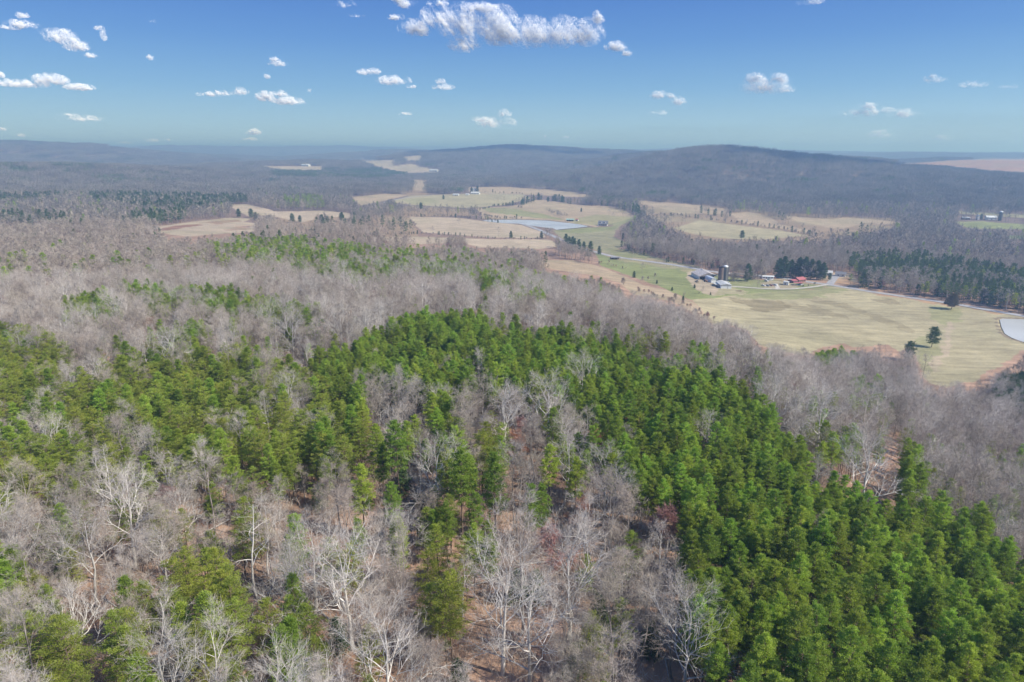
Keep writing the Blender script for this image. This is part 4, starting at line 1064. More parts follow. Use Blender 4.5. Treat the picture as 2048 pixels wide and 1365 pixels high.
def cylVF(r, z0, z1, n=28, r1=None):
    a = np.arange(n) * 2 * pi / n; r1 = r if r1 is None else r1
    V = np.concatenate([np.c_[np.cos(a)*r, np.sin(a)*r, np.full(n, z0)], np.c_[np.cos(a)*r1, np.sin(a)*r1, np.full(n, z1)]])
    i = np.arange(n); return V, np.stack([i, (i+1) % n, n + (i+1) % n, n + i], 1)
def discVF(r, z, n=28):
    a = np.arange(n) * 2 * pi / n; V = np.concatenate([[(0, 0, z)], np.c_[np.cos(a)*r, np.sin(a)*r, np.full(n, z)]])
    return V, np.array([(0, 1+i, 1+(i+1) % n) for i in range(n)])
def silo(px, py, r, h, wall, dome, label):
    s = thing('silo', label, 'silo', px, py)
    part('wall', s, wall, cylVF(r, -1, h)); part('hoops', s, 'stave' if not dome else 'stave_grey', *[cylVF(r + .05, z, z + .12) for z in np.arange(.6, h, .9)])
    part('chute', s, 'stave_grey', boxVF(r - .1, r + .7, -.4, .4, 0, h * .98))
    if dome:
        rings = [cylVF(r*1.03*cos(t), h + r*.72*sin(t), h + r*.72*sin(t+.26), 28, r*1.03*cos(min(t+.26, 1.5))) for t in np.arange(0, 1.5, .26)]
        part('dome', s, 'dome', *rings, discVF(r*1.03*cos(1.5), h + r*.72*sin(1.56)))
    else:
        part('rim', s, 'dark', cylVF(r + .06, h - .7, h + .05), discVF(r - .2, h - .3))
    return s
silo(1440.6, 563.5, 2.5, 15.0, 'stave', False, 'brown-stained open-topped silo, the left one of the pair by the barn')
silo(1449.2, 562.8, 2.45, 14.6, 'stave_grey', True, 'dark grey silo with a white dome beside the brown one')

h_ = thing('farmhouse', 'low house with a red metal roof and carport at the farm', 'house', 1598, 564, -62)
gable(h_, 8, 10, 2.8, 4.7, 'brick', 'red_roof', over=.5)
for c in (-3.5, -.5, 3): opening(h_, 'window', 'r', c, 1.0, 2.1, 1.3, 8, 10)
opening(h_, 'window', 'f', -2, 1.0, 2.1, 1.2, 8, 10); opening(h_, 'door', 'f', 1.2, 0.1, 2.2, 1.0, 8, 10, 'white_wall'); opening(h_, 'window', 'b', 1, 1.0, 2.1, 1.4, 8, 10)
part('chimney', h_, 'brick', boxVF(-.5, .5, 2.0, 2.9, 4.0, 5.7))
w_ = part('wing', h_, 'wood_wall', boxVF(-3.6, 3.4, -12.5, -5.1, -.5, 2.4)); prism_part('wing_roof', w_, 'red_roof', [(-4.1,2.4),(3.9,2.4),(0,3.3)], -13, -5.5)
c_ = thing('carport', 'red-roofed open carport in front of the red-roofed house', 'carport', 1596, 571, -8)
part('roof', c_, 'red_roof', boxVF(-4, 4, -3, 3, 2.5, 2.68))
for x in (-3.8, 3.7):
    for y in (-2.8, 2.7): part('post', c_, 'white_wall', boxVF(x, x+.12, y, y+.12, -.3, 2.5))
s_ = thing('shed', 'small white block shed left of the red-roofed house', 'shed', 1572, 570, -28)
prism_part('wall', s_, 'white_wall', [(-2.4,-.6),(2.4,-.6),(2.4,2.9),(-2.4,3.4)], -2.6, 2.6); prism_part('roof', s_, 'grey_roof', [(-2.6,3.44),(2.6,2.92),(2.6,3.06),(-2.6,3.58)], -2.8, 2.8)
opening(s_, 'door', 'f', -.6, 0, 2.1, 1, 4.8, 5.2, 'wood_wall', False)
s_ = thing('mobile_home', 'white mobile home behind the parked trucks in the farm yard', 'house', 1535, 558, 4)
gable(s_, 4.2, 12, 2.6, 3.2, 'white_metal', 'white_metal'); s_.rotation_euler[2] = RD(80)
for c in (-4, -1, 4): opening(s_, 'window', 'l', c, 1.0, 1.9, 1.1, 4.2, 12)
opening(s_, 'door', 'l', 1.4, 0.1, 2.1, .9, 4.2, 12, 'wood_wall')
s_ = thing('house', 'small grey-roofed white house at the end of the side road', 'house', 1681, 553, 60)
gable(s_, 7, 10, 2.8, 4.8, 'white_wall', 'shingle')
for c in (-2.5, 2): opening(s_, 'window', 'l', c, 1, 2.1, 1.2, 7, 10)
opening(s_, 'door', 'f', 0, 0, 2.1, 1, 7, 10, 'wood_wall')
s_ = thing('house', 'white house half hidden behind the dark pines by the road junction', 'house', 1655, 551, 70)
gable(s_, 7, 9, 3, 5, 'white_wall', 'grey_roof'); opening(s_, 'window', 'l', 0, 1, 2.1, 1.4, 7, 9); opening(s_, 'door', 'f', 0, 0, 2.1, 1, 7, 9, 'wood_wall')
s_ = thing('cattle_shelter', 'low dark open cattle shelter beside the road bend', 'shed', 1230.5, 519.5, 10)
part('roof', s_, 'shingle', boxVF(-6, 6, -2.5, 2.5, 2.4, 2.6)); part('wall', s_, 'wood_wall', boxVF(-5.8, 5.8, 2.2, 2.4, -.3, 2.4), boxVF(-5.8, -5.6, -2.3, 2.2, -.3, 2.4))
part('post', s_, 'pole_wood', *[boxVF(x, x+.18, -2.4, -2.2, -.3, 2.4) for x in (-2, 1.8, 5.6)])
# house and boat barn by the pond
h_ = thing('farmhouse', 'white house with grey roof and dormers right of the big pond', 'house', 1206, 451.5, 68)
gable(h_, 10, 16, 3.6, 8.4, 'white_wall', 'shingle', over=.7)
for c in (-5, -2, 2.5, 5.5): opening(h_, 'window', 'l', c, 1.0, 2.4, 1.3, 10, 16)
opening(h_, 'window', 'f', -2.2, 1, 2.4, 1.3, 10, 16); opening(h_, 'window', 'f', 2.2, 1, 2.4, 1.3, 10, 16); opening(h_, 'window', 'f', 0, 4.2, 5.6, 1.2, 10, 16); opening(h_, 'door', 'l', 0.3, .1, 2.3, 1.1, 10, 16, 'wood_wall')
for y in (-3.6, 3.6):
    d_ = part('dormer', h_, 'white_wall', boxVF(-4.6, -1.5, y - 1.1, y + 1.1, 4.4, 6.6)); part('roof', d_, 'shingle', boxVF(-4.9, -1.2, y - 1.35, y + 1.35, 6.62, 6.8)); part('window', d_, 'glass', boxVF(-4.66, -4.55, y - .5, y + .5, 5.0, 6.2))
p_ = part('porch', h_, 'shingle', boxVF(-8, -5.75, -8, 8, 2.7, 2.85)); part('post', p_, 'white_wall', *[boxVF(-7.9, -7.7, y, y+.18, -.3, 2.7) for y in (-7.8, -4, 0, 4, 7.6)])
h_.rotation_euler[2] = RD(75)
s_ = thing('shed', 'open shed with pale green roof on the far bank of the pond', 'shed', 1140, 443, 82)
part('wall', s_, 'dark', boxVF(-.1, 3.8, -6.5, 6.5, -.3, 2.8)); prism_part('roof', s_, 'green_roof', [(-4.5,2.9),(4.5,2.9),(0,4.9)], -7.5, 7.5); part('post', s_, 'white_wall', *[boxVF(-4.2, -4, y, y+.2, -.3, 2.9) for y in (-7, -2.3, 2.3, 6.8)])
s_ = thing('shed', 'tiny white shed right of the green-roofed one by the pond', 'shed', 1154, 442.5, 70)
gable(s_, 4, 5, 3, 4, 'white_wall', 'red_roof'); opening(s_, 'door', 'l', 0, 0, 2.2, 1.4, 4, 5, 'dark', False)
def farhouse(px, py, rz, w, l, ev, rg, wl, rf, label, nm='house', cat='house'):
    s_ = thing(nm, label, cat, px, py, rz); gable(s_, w, l, ev, rg, wl, rf)
    opening(s_, 'door', 'l', 0, 0, 2.2, 1.4, w, l, 'dark', False)
    if nm == 'house':
        for c in (-l*.3, l*.3): opening(s_, 'window', 'l', c, 1, 2.3, 1.5, w, l, 'glass', False)
    return s_
farhouse(951, 389, 80, 14, 24, 3.6, 7, 'white_wall', 'grey_roof', 'wide grey-roofed farmhouse alone on the far pasture')
farhouse(949, 383.5, 10, 10, 14, 6, 11, 'white_wall', 'white_metal', 'tall white barn just behind the far grey-roofed farmhouse', 'barn', 'barn')
farhouse(912, 391.5, 75, 8, 16, 2.8, 4.5, 'white_wall', 'white_metal', 'low white building left of the far farmhouse at the wood edge')
farhouse(935, 391, 75, 6, 9, 2.6, 4, 'white_wall', 'white_metal', 'small white shed between the low building and the far farmhouse', 'shed', 'shed')
farhouse(868, 344, 70, 20, 40, 6, 12, 'white_wall', 'grey_roof', 'farthest pale house at the foot of the wooded central hill')
farhouse(893, 346, 70, 18, 34, 6, 12, 'white_wall', 'grey_roof', 'pale far house among dark trees below the central hill')
farhouse(612, 333, 70, 18, 40, 6, 10, 'white_wall', 'white_metal', 'distant white barn on the pale field at the far left', 'barn', 'barn')
farhouse(862, 382, 70, 10, 16, 4, 7, 'white_wall', 'grey_roof', 'white house left of the round wood on the far road')
farhouse(1981, 440, 78, 9, 17, 4.5, 7.5, 'white_wall', 'white_metal', 'long white barn of the farm at the far right', 'barn', 'barn')
farhouse(1931, 439.5, 78, 8, 12, 3, 5, 'wood_wall', 'grey_roof', 'dark shed with pale roof left of the far right barn', 'shed', 'shed')
farhouse(1955, 440, 10, 4, 4, 7, 9, 'white_wall', 'white_metal', 'narrow white tower shed between dark trees at the far right', 'shed', 'shed')
silo(1999.5, 442, 3.0, 15.5, 'stave_grey', True, 'white-domed silo right of the long white barn at the far right')

# vehicles
def car(px, py, rz, color, label, kind='car'):
    e = thing(kind if kind != 'suv' else 'car', label, 'truck' if kind == 'pickup_truck' else 'car', px, py, rz, 'vehicles parked about the farm', dz=.1)
    if kind == 'car': body = [(-2.2,.35),(2.2,.35),(2.25,.75),(1.2,.95),(-2.1,1.0),(-2.25,.7)]; cab = [(-1.7,.97),(.95,.93),(.35,1.42),(-1.2,1.45)]
    elif kind == 'suv': body = [(-2.3,.4),(2.3,.4),(2.35,.95),(1.3,1.12),(-2.3,1.15)]; cab = [(-2.2,1.12),(1.1,1.08),(.55,1.72),(-2.05,1.78)]
    else: body = [(-2.7,.5),(2.7,.5),(2.7,1.0),(1.5,1.15),(-.3,1.2),(-2.7,1.2)]; cab = [(-.5,1.15),(1.35,1.1),(.8,1.8),(-.35,1.85)]
    y = .9
    b = prism_part('body', e, color, body, -y, y)
    g = prism_part('window', e, 'glass', cab, -y+.12, y-.12)
    rf = [(cab[3][0]-.02, cab[3][1]-.02), (cab[2][0]+.02, cab[2][1]-.02), (cab[2][0]-.05, cab[2][1]+.07), (cab[3][0]+.08, cab[3][1]+.07)]
    prism_part('roof', e, color, rf, -y+.1, y-.1)
    xs = 1.4 if kind != 'pickup_truck' else 1.75
    for x in (-xs, xs):
        for sgn in (-1, 1):
            V, q, t = prism([(.34*cos(a), .34*sin(a)) for a in np.linspace(0, 2*pi, 13)[:-1]], -.1, .1); V = V + [x, sgn*(y-.08), .34]
            link('wheel', mk_mesh('wheel', V, [q, t]), e, M['tyre'])
    if kind == 'pickup_truck': part('bed', e, 'dark', boxVF(-2.6, -.6, -.75, .75, 1.2, 1.22))
    return e
car(1527, 573, -58, 'car_white', 'white car, leftmost of the row parked by the driveway')
car(1535, 573, -60, 'car_grey', 'blue-grey car, second from left in the row by the driveway')
car(1542, 572.5, -60, 'car_red', 'dull red car, third from left in the row by the driveway')
car(1549.5, 572, -57, 'car_white', 'white pickup at the right end of the row by the driveway', 'pickup_truck')
car(1533, 563.5, -70, 'car_white', 'white car standing nearest in the upper yard', 'suv')
car(1537.5, 561, 20, 'car_green', 'dark green car behind the white ones in the upper yard')
car(1541, 562, 25, 'car_white', 'white pickup in the middle of the upper yard', 'pickup_truck')
car(1546, 558, 10, 'car_red', 'rusty brown pickup near the mobile home', 'pickup_truck')
car(1552, 557.5, 5, 'car_black', 'black car at the far right of the upper yard', 'suv')
car(1455.5, 568, 20, 'car_white', 'white car parked right of the silos', 'suv')
car(1597, 571.5, 12, 'car_blue', 'pale blue car under the red carport')
car(1602, 571, 12, 'car_white', 'white car half under the right of the red carport', 'suv')
car(1893, 609, -12, 'car_black', 'black car stopped on the road by the round brown tree', 'suv')
car(1394, 565, 100, 'car_tan', 'old tan farm truck in front of the barn opening', 'pickup_truck')
t_ = thing('tractor', 'orange tractor in the dirt yard between barn and rounded shed', 'tractor', 1411, 564.5, -30)
prism_part('body', t_, 'tractor_orange', [(-.6,.7),(2.0,.7),(2.0,1.5),(.4,1.6),(-.6,1.2)], -.4, .4); prism_part('canopy', t_, 'tractor_orange', [(-1.2,2.5),(.4,2.5),(.4,2.6),(-1.2,2.6)], -.7, .7)
part('post', t_, 'dark', boxVF(-1.0,-.9,-.6,-.5,1,2.5), boxVF(-1.0,-.9,.5,.6,1,2.5), boxVF(.2,.3,-.6,-.5,1,2.5), boxVF(.2,.3,.5,.6,1,2.5))
for x, rr, yy in ((-.7,.8,.75), (-.7,.8,-.75), (1.6,.45,.65), (1.6,.45,-.65)):
    V, q, t = prism([(rr*cos(a), rr*sin(a)) for a in np.linspace(0, 2*pi, 17)[:-1]], -.17, .17); link('wheel', mk_mesh('wheel', V + [x, yy, rr], [q, t]), t_, M['tyre'])
# hay bales and scrap in the dirt
m_ = thing('brush_pile', 'small reddish brush pile at the end of the dirt patch right of the long shed', 'brush pile', 1478, 583)
v1, f1 = blades(rng.normal(size=(160, 3)) * [1.6, .8, .1] + [0, 0, .2], rvec(rng, 160) * [1, 1, .4], 1.5 + rng.random(160), np.full(160, .12), rng); part('branches', m_, 'wood_wall', (v1, f1))

# poles
def pole(px, py, h, label, arm=True):
    e = thing('utility_pole', label, 'utility pole', px, py, 20, 'utility poles along the road'); part('post', e, 'pole_wood', cylVF(.19, -.5, h, 8, .12), discVF(.12, h, 8))
    if arm:
        a = part('crossarm', e, 'pole_wood', boxVF(-1.2, 1.2, -.07, .07, h - .9, h - .72)); part('insulator', a, 'dome', *[(v + [x, 0, 0], f) for x in (-1.1, -.4, .4, 1.1) for v, f in [cylVF(.06, h - .72, h - .5, 6)]])
    return e
pole(1397.5, 536, 9.5, 'pale utility pole beside the road behind the big barn')
pole(1580, 557, 10.5, 'utility pole with lamp standing by the white block shed')
pole(1722.5, 576, 9.5, 'leaning pale utility pole on the road verge right of the side road')
pole(1641, 560, 7.5, 'short pole under the dark pines by the junction', False)
pole(1243, 500, 9, 'utility pole in the green pasture near the creek trees', False)
pole(1892, 603, 9, 'utility pole behind the black car on the road', True)

# fences: posts and wire along the pasture edges
def fence(pix, label, sp=5.0):
    P = unproject(subdiv(pix, False, 8))[:, :2]; s = np.r_[0, np.cumsum(np.hypot(*np.diff(P, axis=0).T))]
    ss = np.arange(0, s[-1], sp); C = np.c_[np.interp(ss, s, P[:, 0]), np.interp(ss, s, P[:, 1])]; Z = H(*C.T)
    e = empty('fence', (C[0, 0], C[0, 1], Z[0])); o0 = np.array([C[0, 0], C[0, 1], Z[0]])
    tag(e, label, 'fence')
    part('posts', e, 'pole_wood', *[(v, f) for (x, y), z in zip(C, Z) for v, f in [boxVF(x-.09-o0[0], x+.09-o0[0], y-.09-o0[1], y+.09-o0[1], z-.2-o0[2], z+1.3-o0[2])]])
    segs = [(C[i,0]-o0[0], C[i,1]-o0[1], Z[i]+h-o0[2], C[i+1,0]-o0[0], C[i+1,1]-o0[1], Z[i+1]+h-o0[2], .018, .018) for i in range(len(C)-1) for h in (.5, .85, 1.2)]
    part('wire', e, 'grey_roof', tubes(segs, 3))
fence([(1262,522),(1300,527),(1345,534),(1392,543)], 'post and wire fence along the near side of the road left of the barn')
fence([(1140,463),(1160,470),(1185,479),(1215,488),(1240,496)], 'dark fence line running through the pasture below the pond house')
fence([(1230,434),(1244,434),(1246,425)], 'dark fence corner in the pasture behind the pond house')
fence([(1130,489),(1160,499),(1200,512),(1226,518)], 'fence beside the road below the row of cedars')

# ------------------------------------------------------------------ standing trees and shrubs of the valley
PK('lp', 'needles_dark', seed=55, h=16, cw=5.0, base=0.30, whorls=12, per=9, layer=0.8, gap=0.08, tuft=0.75, nt=26, leaf=(0.32, 0.14), tr=0.3, round_=0.5)
PK('dp', 'needles_dark', seed=56, h=20, cw=5.2, base=0.14, whorls=15, per=9, layer=0.6, gap=0.08, tuft=0.85, nt=28, leaf=(0.4, 0.16), tr=0.3, round_=0.7)
M['needles_brown'] = mat('brown_green_foliage', (0.075, 0.075, 0.04), 0.8, col2=(0.14, 0.115, 0.065), scale=0.6, rnd=0.1, transl=0.25)
PK('rb', 'needles_brown', seed=57, h=15, cw=6.5, base=0.28, whorls=12, per=10, layer=0.9, gap=0.05, tuft=0.8, nt=30, leaf=(0.3, 0.12), tr=0.35, round_=0.45)
CE = 'cedar_tree'
def single(px, py, kk, h, label, nm=None, cat=None, group=None):
    P = at(px, py); c = {'ce':'cedar','ro':'cedar','lp':'pine','dp':'pine','rb':'cedar'}.get(kk, 'bare')
    e = plant(kk, P[0], P[1], P[2] - .15, h / K[kk].h, random.random() * 6.28, label, c, cat=cat)
    if nm: e.name = nm
    if group: e['group'] = group
    return e
single(1863, 695, 'lp', 15.5, 'lone dark round-crowned pine standing in the hay field at the right', group='standing trees of the fields')
single(1903, 619, 'rb', 15, 'round brown-green tree by the road near the black car', 'roadside_tree', 'tree', 'standing trees of the fields')
single(1816, 722, 'ro', 13, 'dark pointed cedar with brownish top at the near edge of the hay field')
single(1842, 772, 'b4', 19, 'tall forked bare tree at the near right edge of the hay field')
single(1495, 563, 'dp', 19, 'tall dark conical evergreen right of the silos')
single(1389, 577, 'ce', 4.2, 'small dark cedar standing in the dirt patch below the barn')
single(1421, 590.5, 'ce', 2.8, 'tiny dark cedar below the long white shed')
single(1268, 556, 'ce', 7, 'dark cedar on the tan strip left of the barn')
single(1313.5, 568, 'ce', 4, 'small cedar at the edge of the green pasture')
single(1344, 582, 'ce', 4, 'small cedar just left of the shrubby corner of the hay field')
single(1366, 602, 'ce', 4.5, 'small cedar with bare stems at the left tip of the hay field')
for (x_, y_, h_, l_) in [(1284,546,12,'bare round tree in the green pasture left of the barn'), (1406,590,9,'thin bare tree below the dirt yard of the barn'), (1515,575,11,'small spreading bare tree left of the row of parked cars'), (1574,563,10,'bare tree beside the white block shed'), (1367,601,8,'thin bare stems at the left tip of the hay field'), (1462,566,12,'bare tree right of the white-domed silo'), (1476,564,14,'bare tree between the domed silo and the dark evergreen'), (1505,560,11,'low round bare tree right of the dark evergreen')]:
    single(x_, y_, 'b3' if h_ > 10 else 'b2', h_, l_)
for (x_, y_, h_, l_) in [(1246,571,8,'big grey shrub on the tan strip above the wood'), (1310,555,5,'grey bush in the green pasture'), (1350,602,7,'grey bush at the left tip of the hay field'), (1285,562,5,'shrub clump right of the dark cedar on the tan strip'), (1296,560,4,'low shrub at the pasture edge'), (1398,588,2,'low grey bush below the dirt patch')]:
    single(x_, y_, 'sb', h_, l_, 'shrub', 'shrub', 'grey shrubs of the valley')
single(1483, 480, 'lp', 15, 'round green-topped tree rising from the bare wood below the middle field')
single(1384, 526, 'ce', 6, 'dark cedar at the foot of the wood behind the road')
single(1436, 536, 'ce', 9, 'dark cedar at the wood edge behind the silos')
dark = [(1556,557,22),(1567,557,24),(1580,556,20),(1596,557,23),(1608,558,24),(1621,559,22),(1633,560,21),(1645,561,19)]
for i, (x_, y_, h_) in enumerate(dark): single(x_, y_, 'dp', h_, f'tall dark pine behind the red-roofed house, {ORD[i]} of the row')
single(1659, 561, 'ro', 8, 'round dark evergreen at the right end of the pine row')
for i, (x_, y_, h_) in enumerate([(1132,488.5,15),(1138.5,491.5,13),(1145,494,15),(1149,495.5,13),(1157.5,499,14),(1167.5,502.5,13),(1177,513,12),(1181,505,15),(1198.5,509,11)]):
    single(x_, y_, 'ce', h_, f'dark cedar in the row beside the road bend, {ORD[i]}')
for (x_, y_, h_, l_) in [(1022,476.5,11,'cedar in the hedge across the tan fields'), (1083,477,11,'cedar at the right end of the hedge across the tan fields'), (1162.5,424,9,'lone small cedar on the tan pasture beyond the pond'), (984,444,5,'small cedar at the left end of the pond dam'), (996,446,6,'second small cedar on the pond dam'), (948,427,6,'cedar at the fork of hedges left of the pond'),(1077,400,19,'pointed dark cedar in the tree line beyond the pond'),(1112,403,18,'dark cedar in the tree line beyond the pond, middle'),(1124,404,17,'dark cedar right of the middle one beyond the pond'),(887,399,12,'lone dark cedar on the pale far pasture'),(943,386,17,'dark round tree left of the tall white far barn'),(955,384,18,'dark round tree right of the tall white far barn'),(1962,439,11,'dark tree left of the long white barn at far right')]:
    single(x_, y_, 'ce', h_, l_)
for i, (x_, y_, h_) in enumerate([(960,420,5),(966,419,5),(970,418.5,5),(978,416.5,5),(986,413,5),(989,412.8,6),(996,412,5),(998,411.5,5),(1006,412,7),(1012,412,8),(1016,411,6)]):
    single(x_, y_, 'ce', h_, f'tiny cedar in the fence row beyond the pond, {ORD[i]}')
for i, (x_, y_, h_) in enumerate([(478,436,15),(503,437,16),(512,441,13),(585,446,15),(600,446,12),(644,449,16),(655,448,13),(684,445,17),(1096,405,14),(842,420,16)]):
    single(x_, y_, 'ro', h_, f'dark round cedar scattered over the far left fields, {ORD[i]}')
single(95, 462, 'lp', 19, 'broad green pine standing alone at the far left field'); single(40, 463, 'lp', 13, 'small pine left of the broad one at the far left field')
for (x_, y_, h_, l_) in [(1218,434,17,'thin bare tree behind the pond house, leftmost'), (1226,441,17,'thin bare tree behind the pond house, second'), (1237,426,16,'thin bare tree behind the pond house, third'), (1247,437,18,'thin bare tree behind the pond house, rightmost'), (918,449,15,'bare tree alone on the pale field left of the pond'), (997,474,16,'bare tree in the hedge across the tan fields'), (866,468,13,'bare tree at the left of the hedge across the tan fields'),(996,409,19,'bare tree in the far fence row, left'),(1008,408,18,'bare tree in the far fence row, right'), (1300,505,16,'bare tree by the creek in the pasture')]:
    single(x_, y_, 'b4' if h_ > 15 else 'b3', h_, l_)

# hedgerows: shrubs and small trees in lines
def hedge(pix, sp, hs, kinds, jit=2.0, row=[]):
    P = unproject(subdiv(pix, False, 8))[:, :2]; s = np.r_[0, np.cumsum(np.hypot(*np.diff(P, axis=0).T))]
    for q in np.arange(0, s[-1], sp):
        q += random.uniform(-.4, .4) * sp
        x_ = np.interp(q, s, P[:, 0]) + random.gauss(0, jit); y_ = np.interp(q, s, P[:, 1]) + random.gauss(0, jit)
        kk = random.choice(kinds); h_ = random.uniform(*hs) * (1 if kk != 'hb' else .55)
        hh = {'mp3': 9, 'mp1': 18, 'mp0': 19, 'mp2': 15, 'hb': 5.5}.get(kk, 18)
        hedge_items.append((x_, y_, float(H(x_, y_)[0]) - .2, 'n_sb' if kk == 'hb' else kk, h_ / hh, random.random() * 6.28))
hedge_items = []
SBK = ['hb', 'hb', 'hb', 'mp3']
hedge([(737,470),(800,470),(846,468),(908,472),(976,478),(1040,479),(1092,479)], 4, (3, 6), SBK)
hedge([(640,474),(737,470)], 4, (4, 9), SBK + ['mb4', 'mb0'], 4)
hedge([(818,434),(870,434),(908,435),(960,438),(995,443)], 4, (4, 8), SBK, 2)
hedge([(818,431),(850,430),(885,430),(912,432)], 7, (11, 17), ['mb0', 'mb1', 'mb3', 'mb3'], 5)
hedge([(948,428),(975,434),(1000,438),(1040,438)], 4, (4, 9), SBK, 3)
hedge([(1040,411),(1052,407),(1072,401),(1100,401),(1154,410),(1222,414),(1262,423)], 6, (11, 17), ['mb0', 'mb1', 'mb3', 'mp3', 'mp1'], 6)
hedge([(1012,412),(1030,410),(1050,408),(1075,399)], 6, (6, 10), ['hb', 'mb0', 'mp3'], 4)
hedge([(975,385),(1000,387),(1030,388),(1070,391)], 12, (5, 9), SBK, 4)
hedge([(1100,425),(1110,430),(1120,434),(1132,437)], 4, (7, 11), ['mb0', 'mb1', 'hb'], 4)
hedge([(1036,415),(1046,417)], 4, (7, 9), ['mb0', 'hb'], 3)
hedge([(1322,432),(1352,432),(1390,437),(1464,446),(1556,458),(1621,470),(1640,474)], 5, (5, 10), SBK + ['mb0', 'mb2'], 4)
hedge([(1395,425),(1420,430),(1450,434)], 7, (10, 15), ['mb0', 'mb1', 'mp3'], 6)
hedge([(1500,540),(1530,545),(1556,548)], 5, (5, 9), ['hb', 'mb0'], 2)
hedge([(1150,520),(1180,527),(1215,530),(1240,540)], 5, (4, 8), ['hb', 'mb0', 'mb4'], 4)
hedge([(1268,583),(1300,592),(1340,602),(1380,616),(1420,645)], 4, (4, 8), ['hb', 'hb', 'mb4'], 3)
hedge([(1608,574),(1622,570),(1636,567)], 3, (1.5, 2.5), ['mp3', 'hb'], 1)
hedge([(1240,492),(1256,496),(1268,508),(1300,512)], 4, (4, 9), SBK + ['mb0'], 3)
hedge([(1716,571),(1800,582),(1900,596),(2048,620),(2150,640)], 4, (8, 15), ['mp3', 'mp3', 'mp2', 'mb0'], 4)
hedge([(1456,561),(1475,564),(1490,563)], 3, (9, 15), ['mb0', 'mb1', 'hb'], 3)
hedge([(1500,563),(1515,560),(1525,556)], 4, (7, 12), ['mb0', 'hb'], 3)
hedge([(1335,525),(1400,532),(1440,538),(1500,544),(1545,549)], 3, (3, 8), SBK, 3)
hedge([(1245,478),(1262,484),(1280,490),(1330,520)], 4, (4, 10), SBK + ['mb0'], 4)
hedge([(1150,478),(1185,487),(1215,497)], 9, (1.5, 3), ['hb'], 1)
gn_wood('hedgerow', hedge_items, 'brushy hedgerows of grey shrubs and small trees dividing the valley fields', 'hedgerow')

# ------------------------------------------------------------------ clouds: heaps of small white flakes far beyond the haze
cm = bpy.data.materials.new('cloud_vapour'); cm.use_nodes = True; cn = cm.node_tree; cn.nodes.clear()
co = cn.nodes.new('ShaderNodeOutputMaterial'); c1 = cn.nodes.new('ShaderNodeBsdfDiffuse'); c2 = cn.nodes.new('ShaderNodeBsdfTranslucent'); cx = cn.nodes.new('ShaderNodeMixShader')
c1.inputs[0].default_value = (0.99, 0.99, 0.99, 1); c2.inputs[0].default_value = (0.99, 0.99, 0.99, 1); cx.inputs[0].default_value = 0.4
cn.links.new(c1.outputs[0], cx.inputs[1]); cn.links.new(c2.outputs[0], cx.inputs[2]); cn.links.new(cx.outputs[0], co.inputs[0])
def n3(x, y, z, s): return (vnoise(x + 13.1 * z, y, s) + vnoise(y + 7.3 * x * .3, z, s + 1) + vnoise(z + 3.1, x, s + 2)) * .8
def cloud(els, label, dens=1.0, seed=0):
    r = np.random.default_rng(seed + 500)
    cx_ = np.mean([e[0] for e in els]); cy_ = max(e[1] for e in els)
    a = (cx_ - 1024) / FPX; b = (682.67 - cy_) / FPX
    d = np.array([a, cp + b * sp, -sp + b * cp]); el = d[2] / math.hypot(d[0], d[1])
    dist = min(1150 / max(el, .012), 30000 + 500 * (seed % 7)); k = dist / math.hypot(d[0], d[1])
    org = np.array([0, 0, CAMZ]) + d * k
    pxm = k / FPX                                   # metres per photo pixel there
    ex = np.array([d[1], -d[0], 0]); ex /= np.linalg.norm(ex); ey = np.array([-ex[1], ex[0], 0])
    Ps = []
    for (ux, uy, rx, ry) in els:
        n = int(rx * ry * 42 * dens) + 60
        v = rvec(r, n) * (r.random(n) ** 0.40)[:, None]
        X = (ux - cx_ + v[:, 0] * rx); Y = -(uy - cy_) + v[:, 2] * ry * np.where(v[:, 2] < 0, .8, 1.1); D_ = v[:, 1] * rx * .4
        q = np.sqrt((v ** 2).sum(1))
        f1_ = n3(X / 21, Y / 11, D_ / 21, 7 + seed) + .6 * n3(X / 8, Y / 5, D_ / 8, 17 + seed) + .5 * n3(X / 3.2, Y / 2.2, D_ / 3.2, 27 + seed)
        m = r.random(n) < np.clip((f1_ * 1.5 - (q - 1.0) * 1.8) / 1.35, 0, 1) ** 1.5
        X, Y, D_ = X[m], Y[m], D_[m]
        X = X + 2.0 * fbm(X / 6, Y / 4, 3, 2); Y = Y + 2.4 * fbm(X / 7, Y / 5, 4, 2)
        Ps.append(np.c_[X, Y, D_])
    P = np.concatenate(Ps) * pxm
    C_ = P[:, 0:1] * ex + P[:, 1:2] * np.array([0, 0, 1.0]) + P[:, 2:3] * ey
    n = len(C_); s = pxm * .43 * (0.5 + r.random(n))
    S_ = np.array([cos(RD(SUN_EL)) * sin(RD(SUN_AZ)), cos(RD(SUN_EL)) * cos(RD(SUN_AZ)), sin(RD(SUN_EL))])
    nn = S_ * 1.0 + rvec(r, n) * .42 + np.array([0, -.3, 0]); u = np.cross(nn, rvec(r, n)); u /= np.linalg.norm(u, axis=1, keepdims=True); w_ = np.cross(u, nn); w_ /= np.linalg.norm(w_, axis=1, keepdims=True)
    V = np.stack([C_ + u * s[:, None], C_ - u * s[:, None] * .5 + w_ * s[:, None] * .87, C_ - u * s[:, None] * .5 - w_ * s[:, None] * .87], 1).reshape(-1, 3)
    o = link('cloud', mk_mesh('cloud', V, np.arange(3 * n).reshape(-1, 3)), mat=cm); o.location = org
    tag(o, label, 'cloud', 'white fair-weather clouds')
    return n
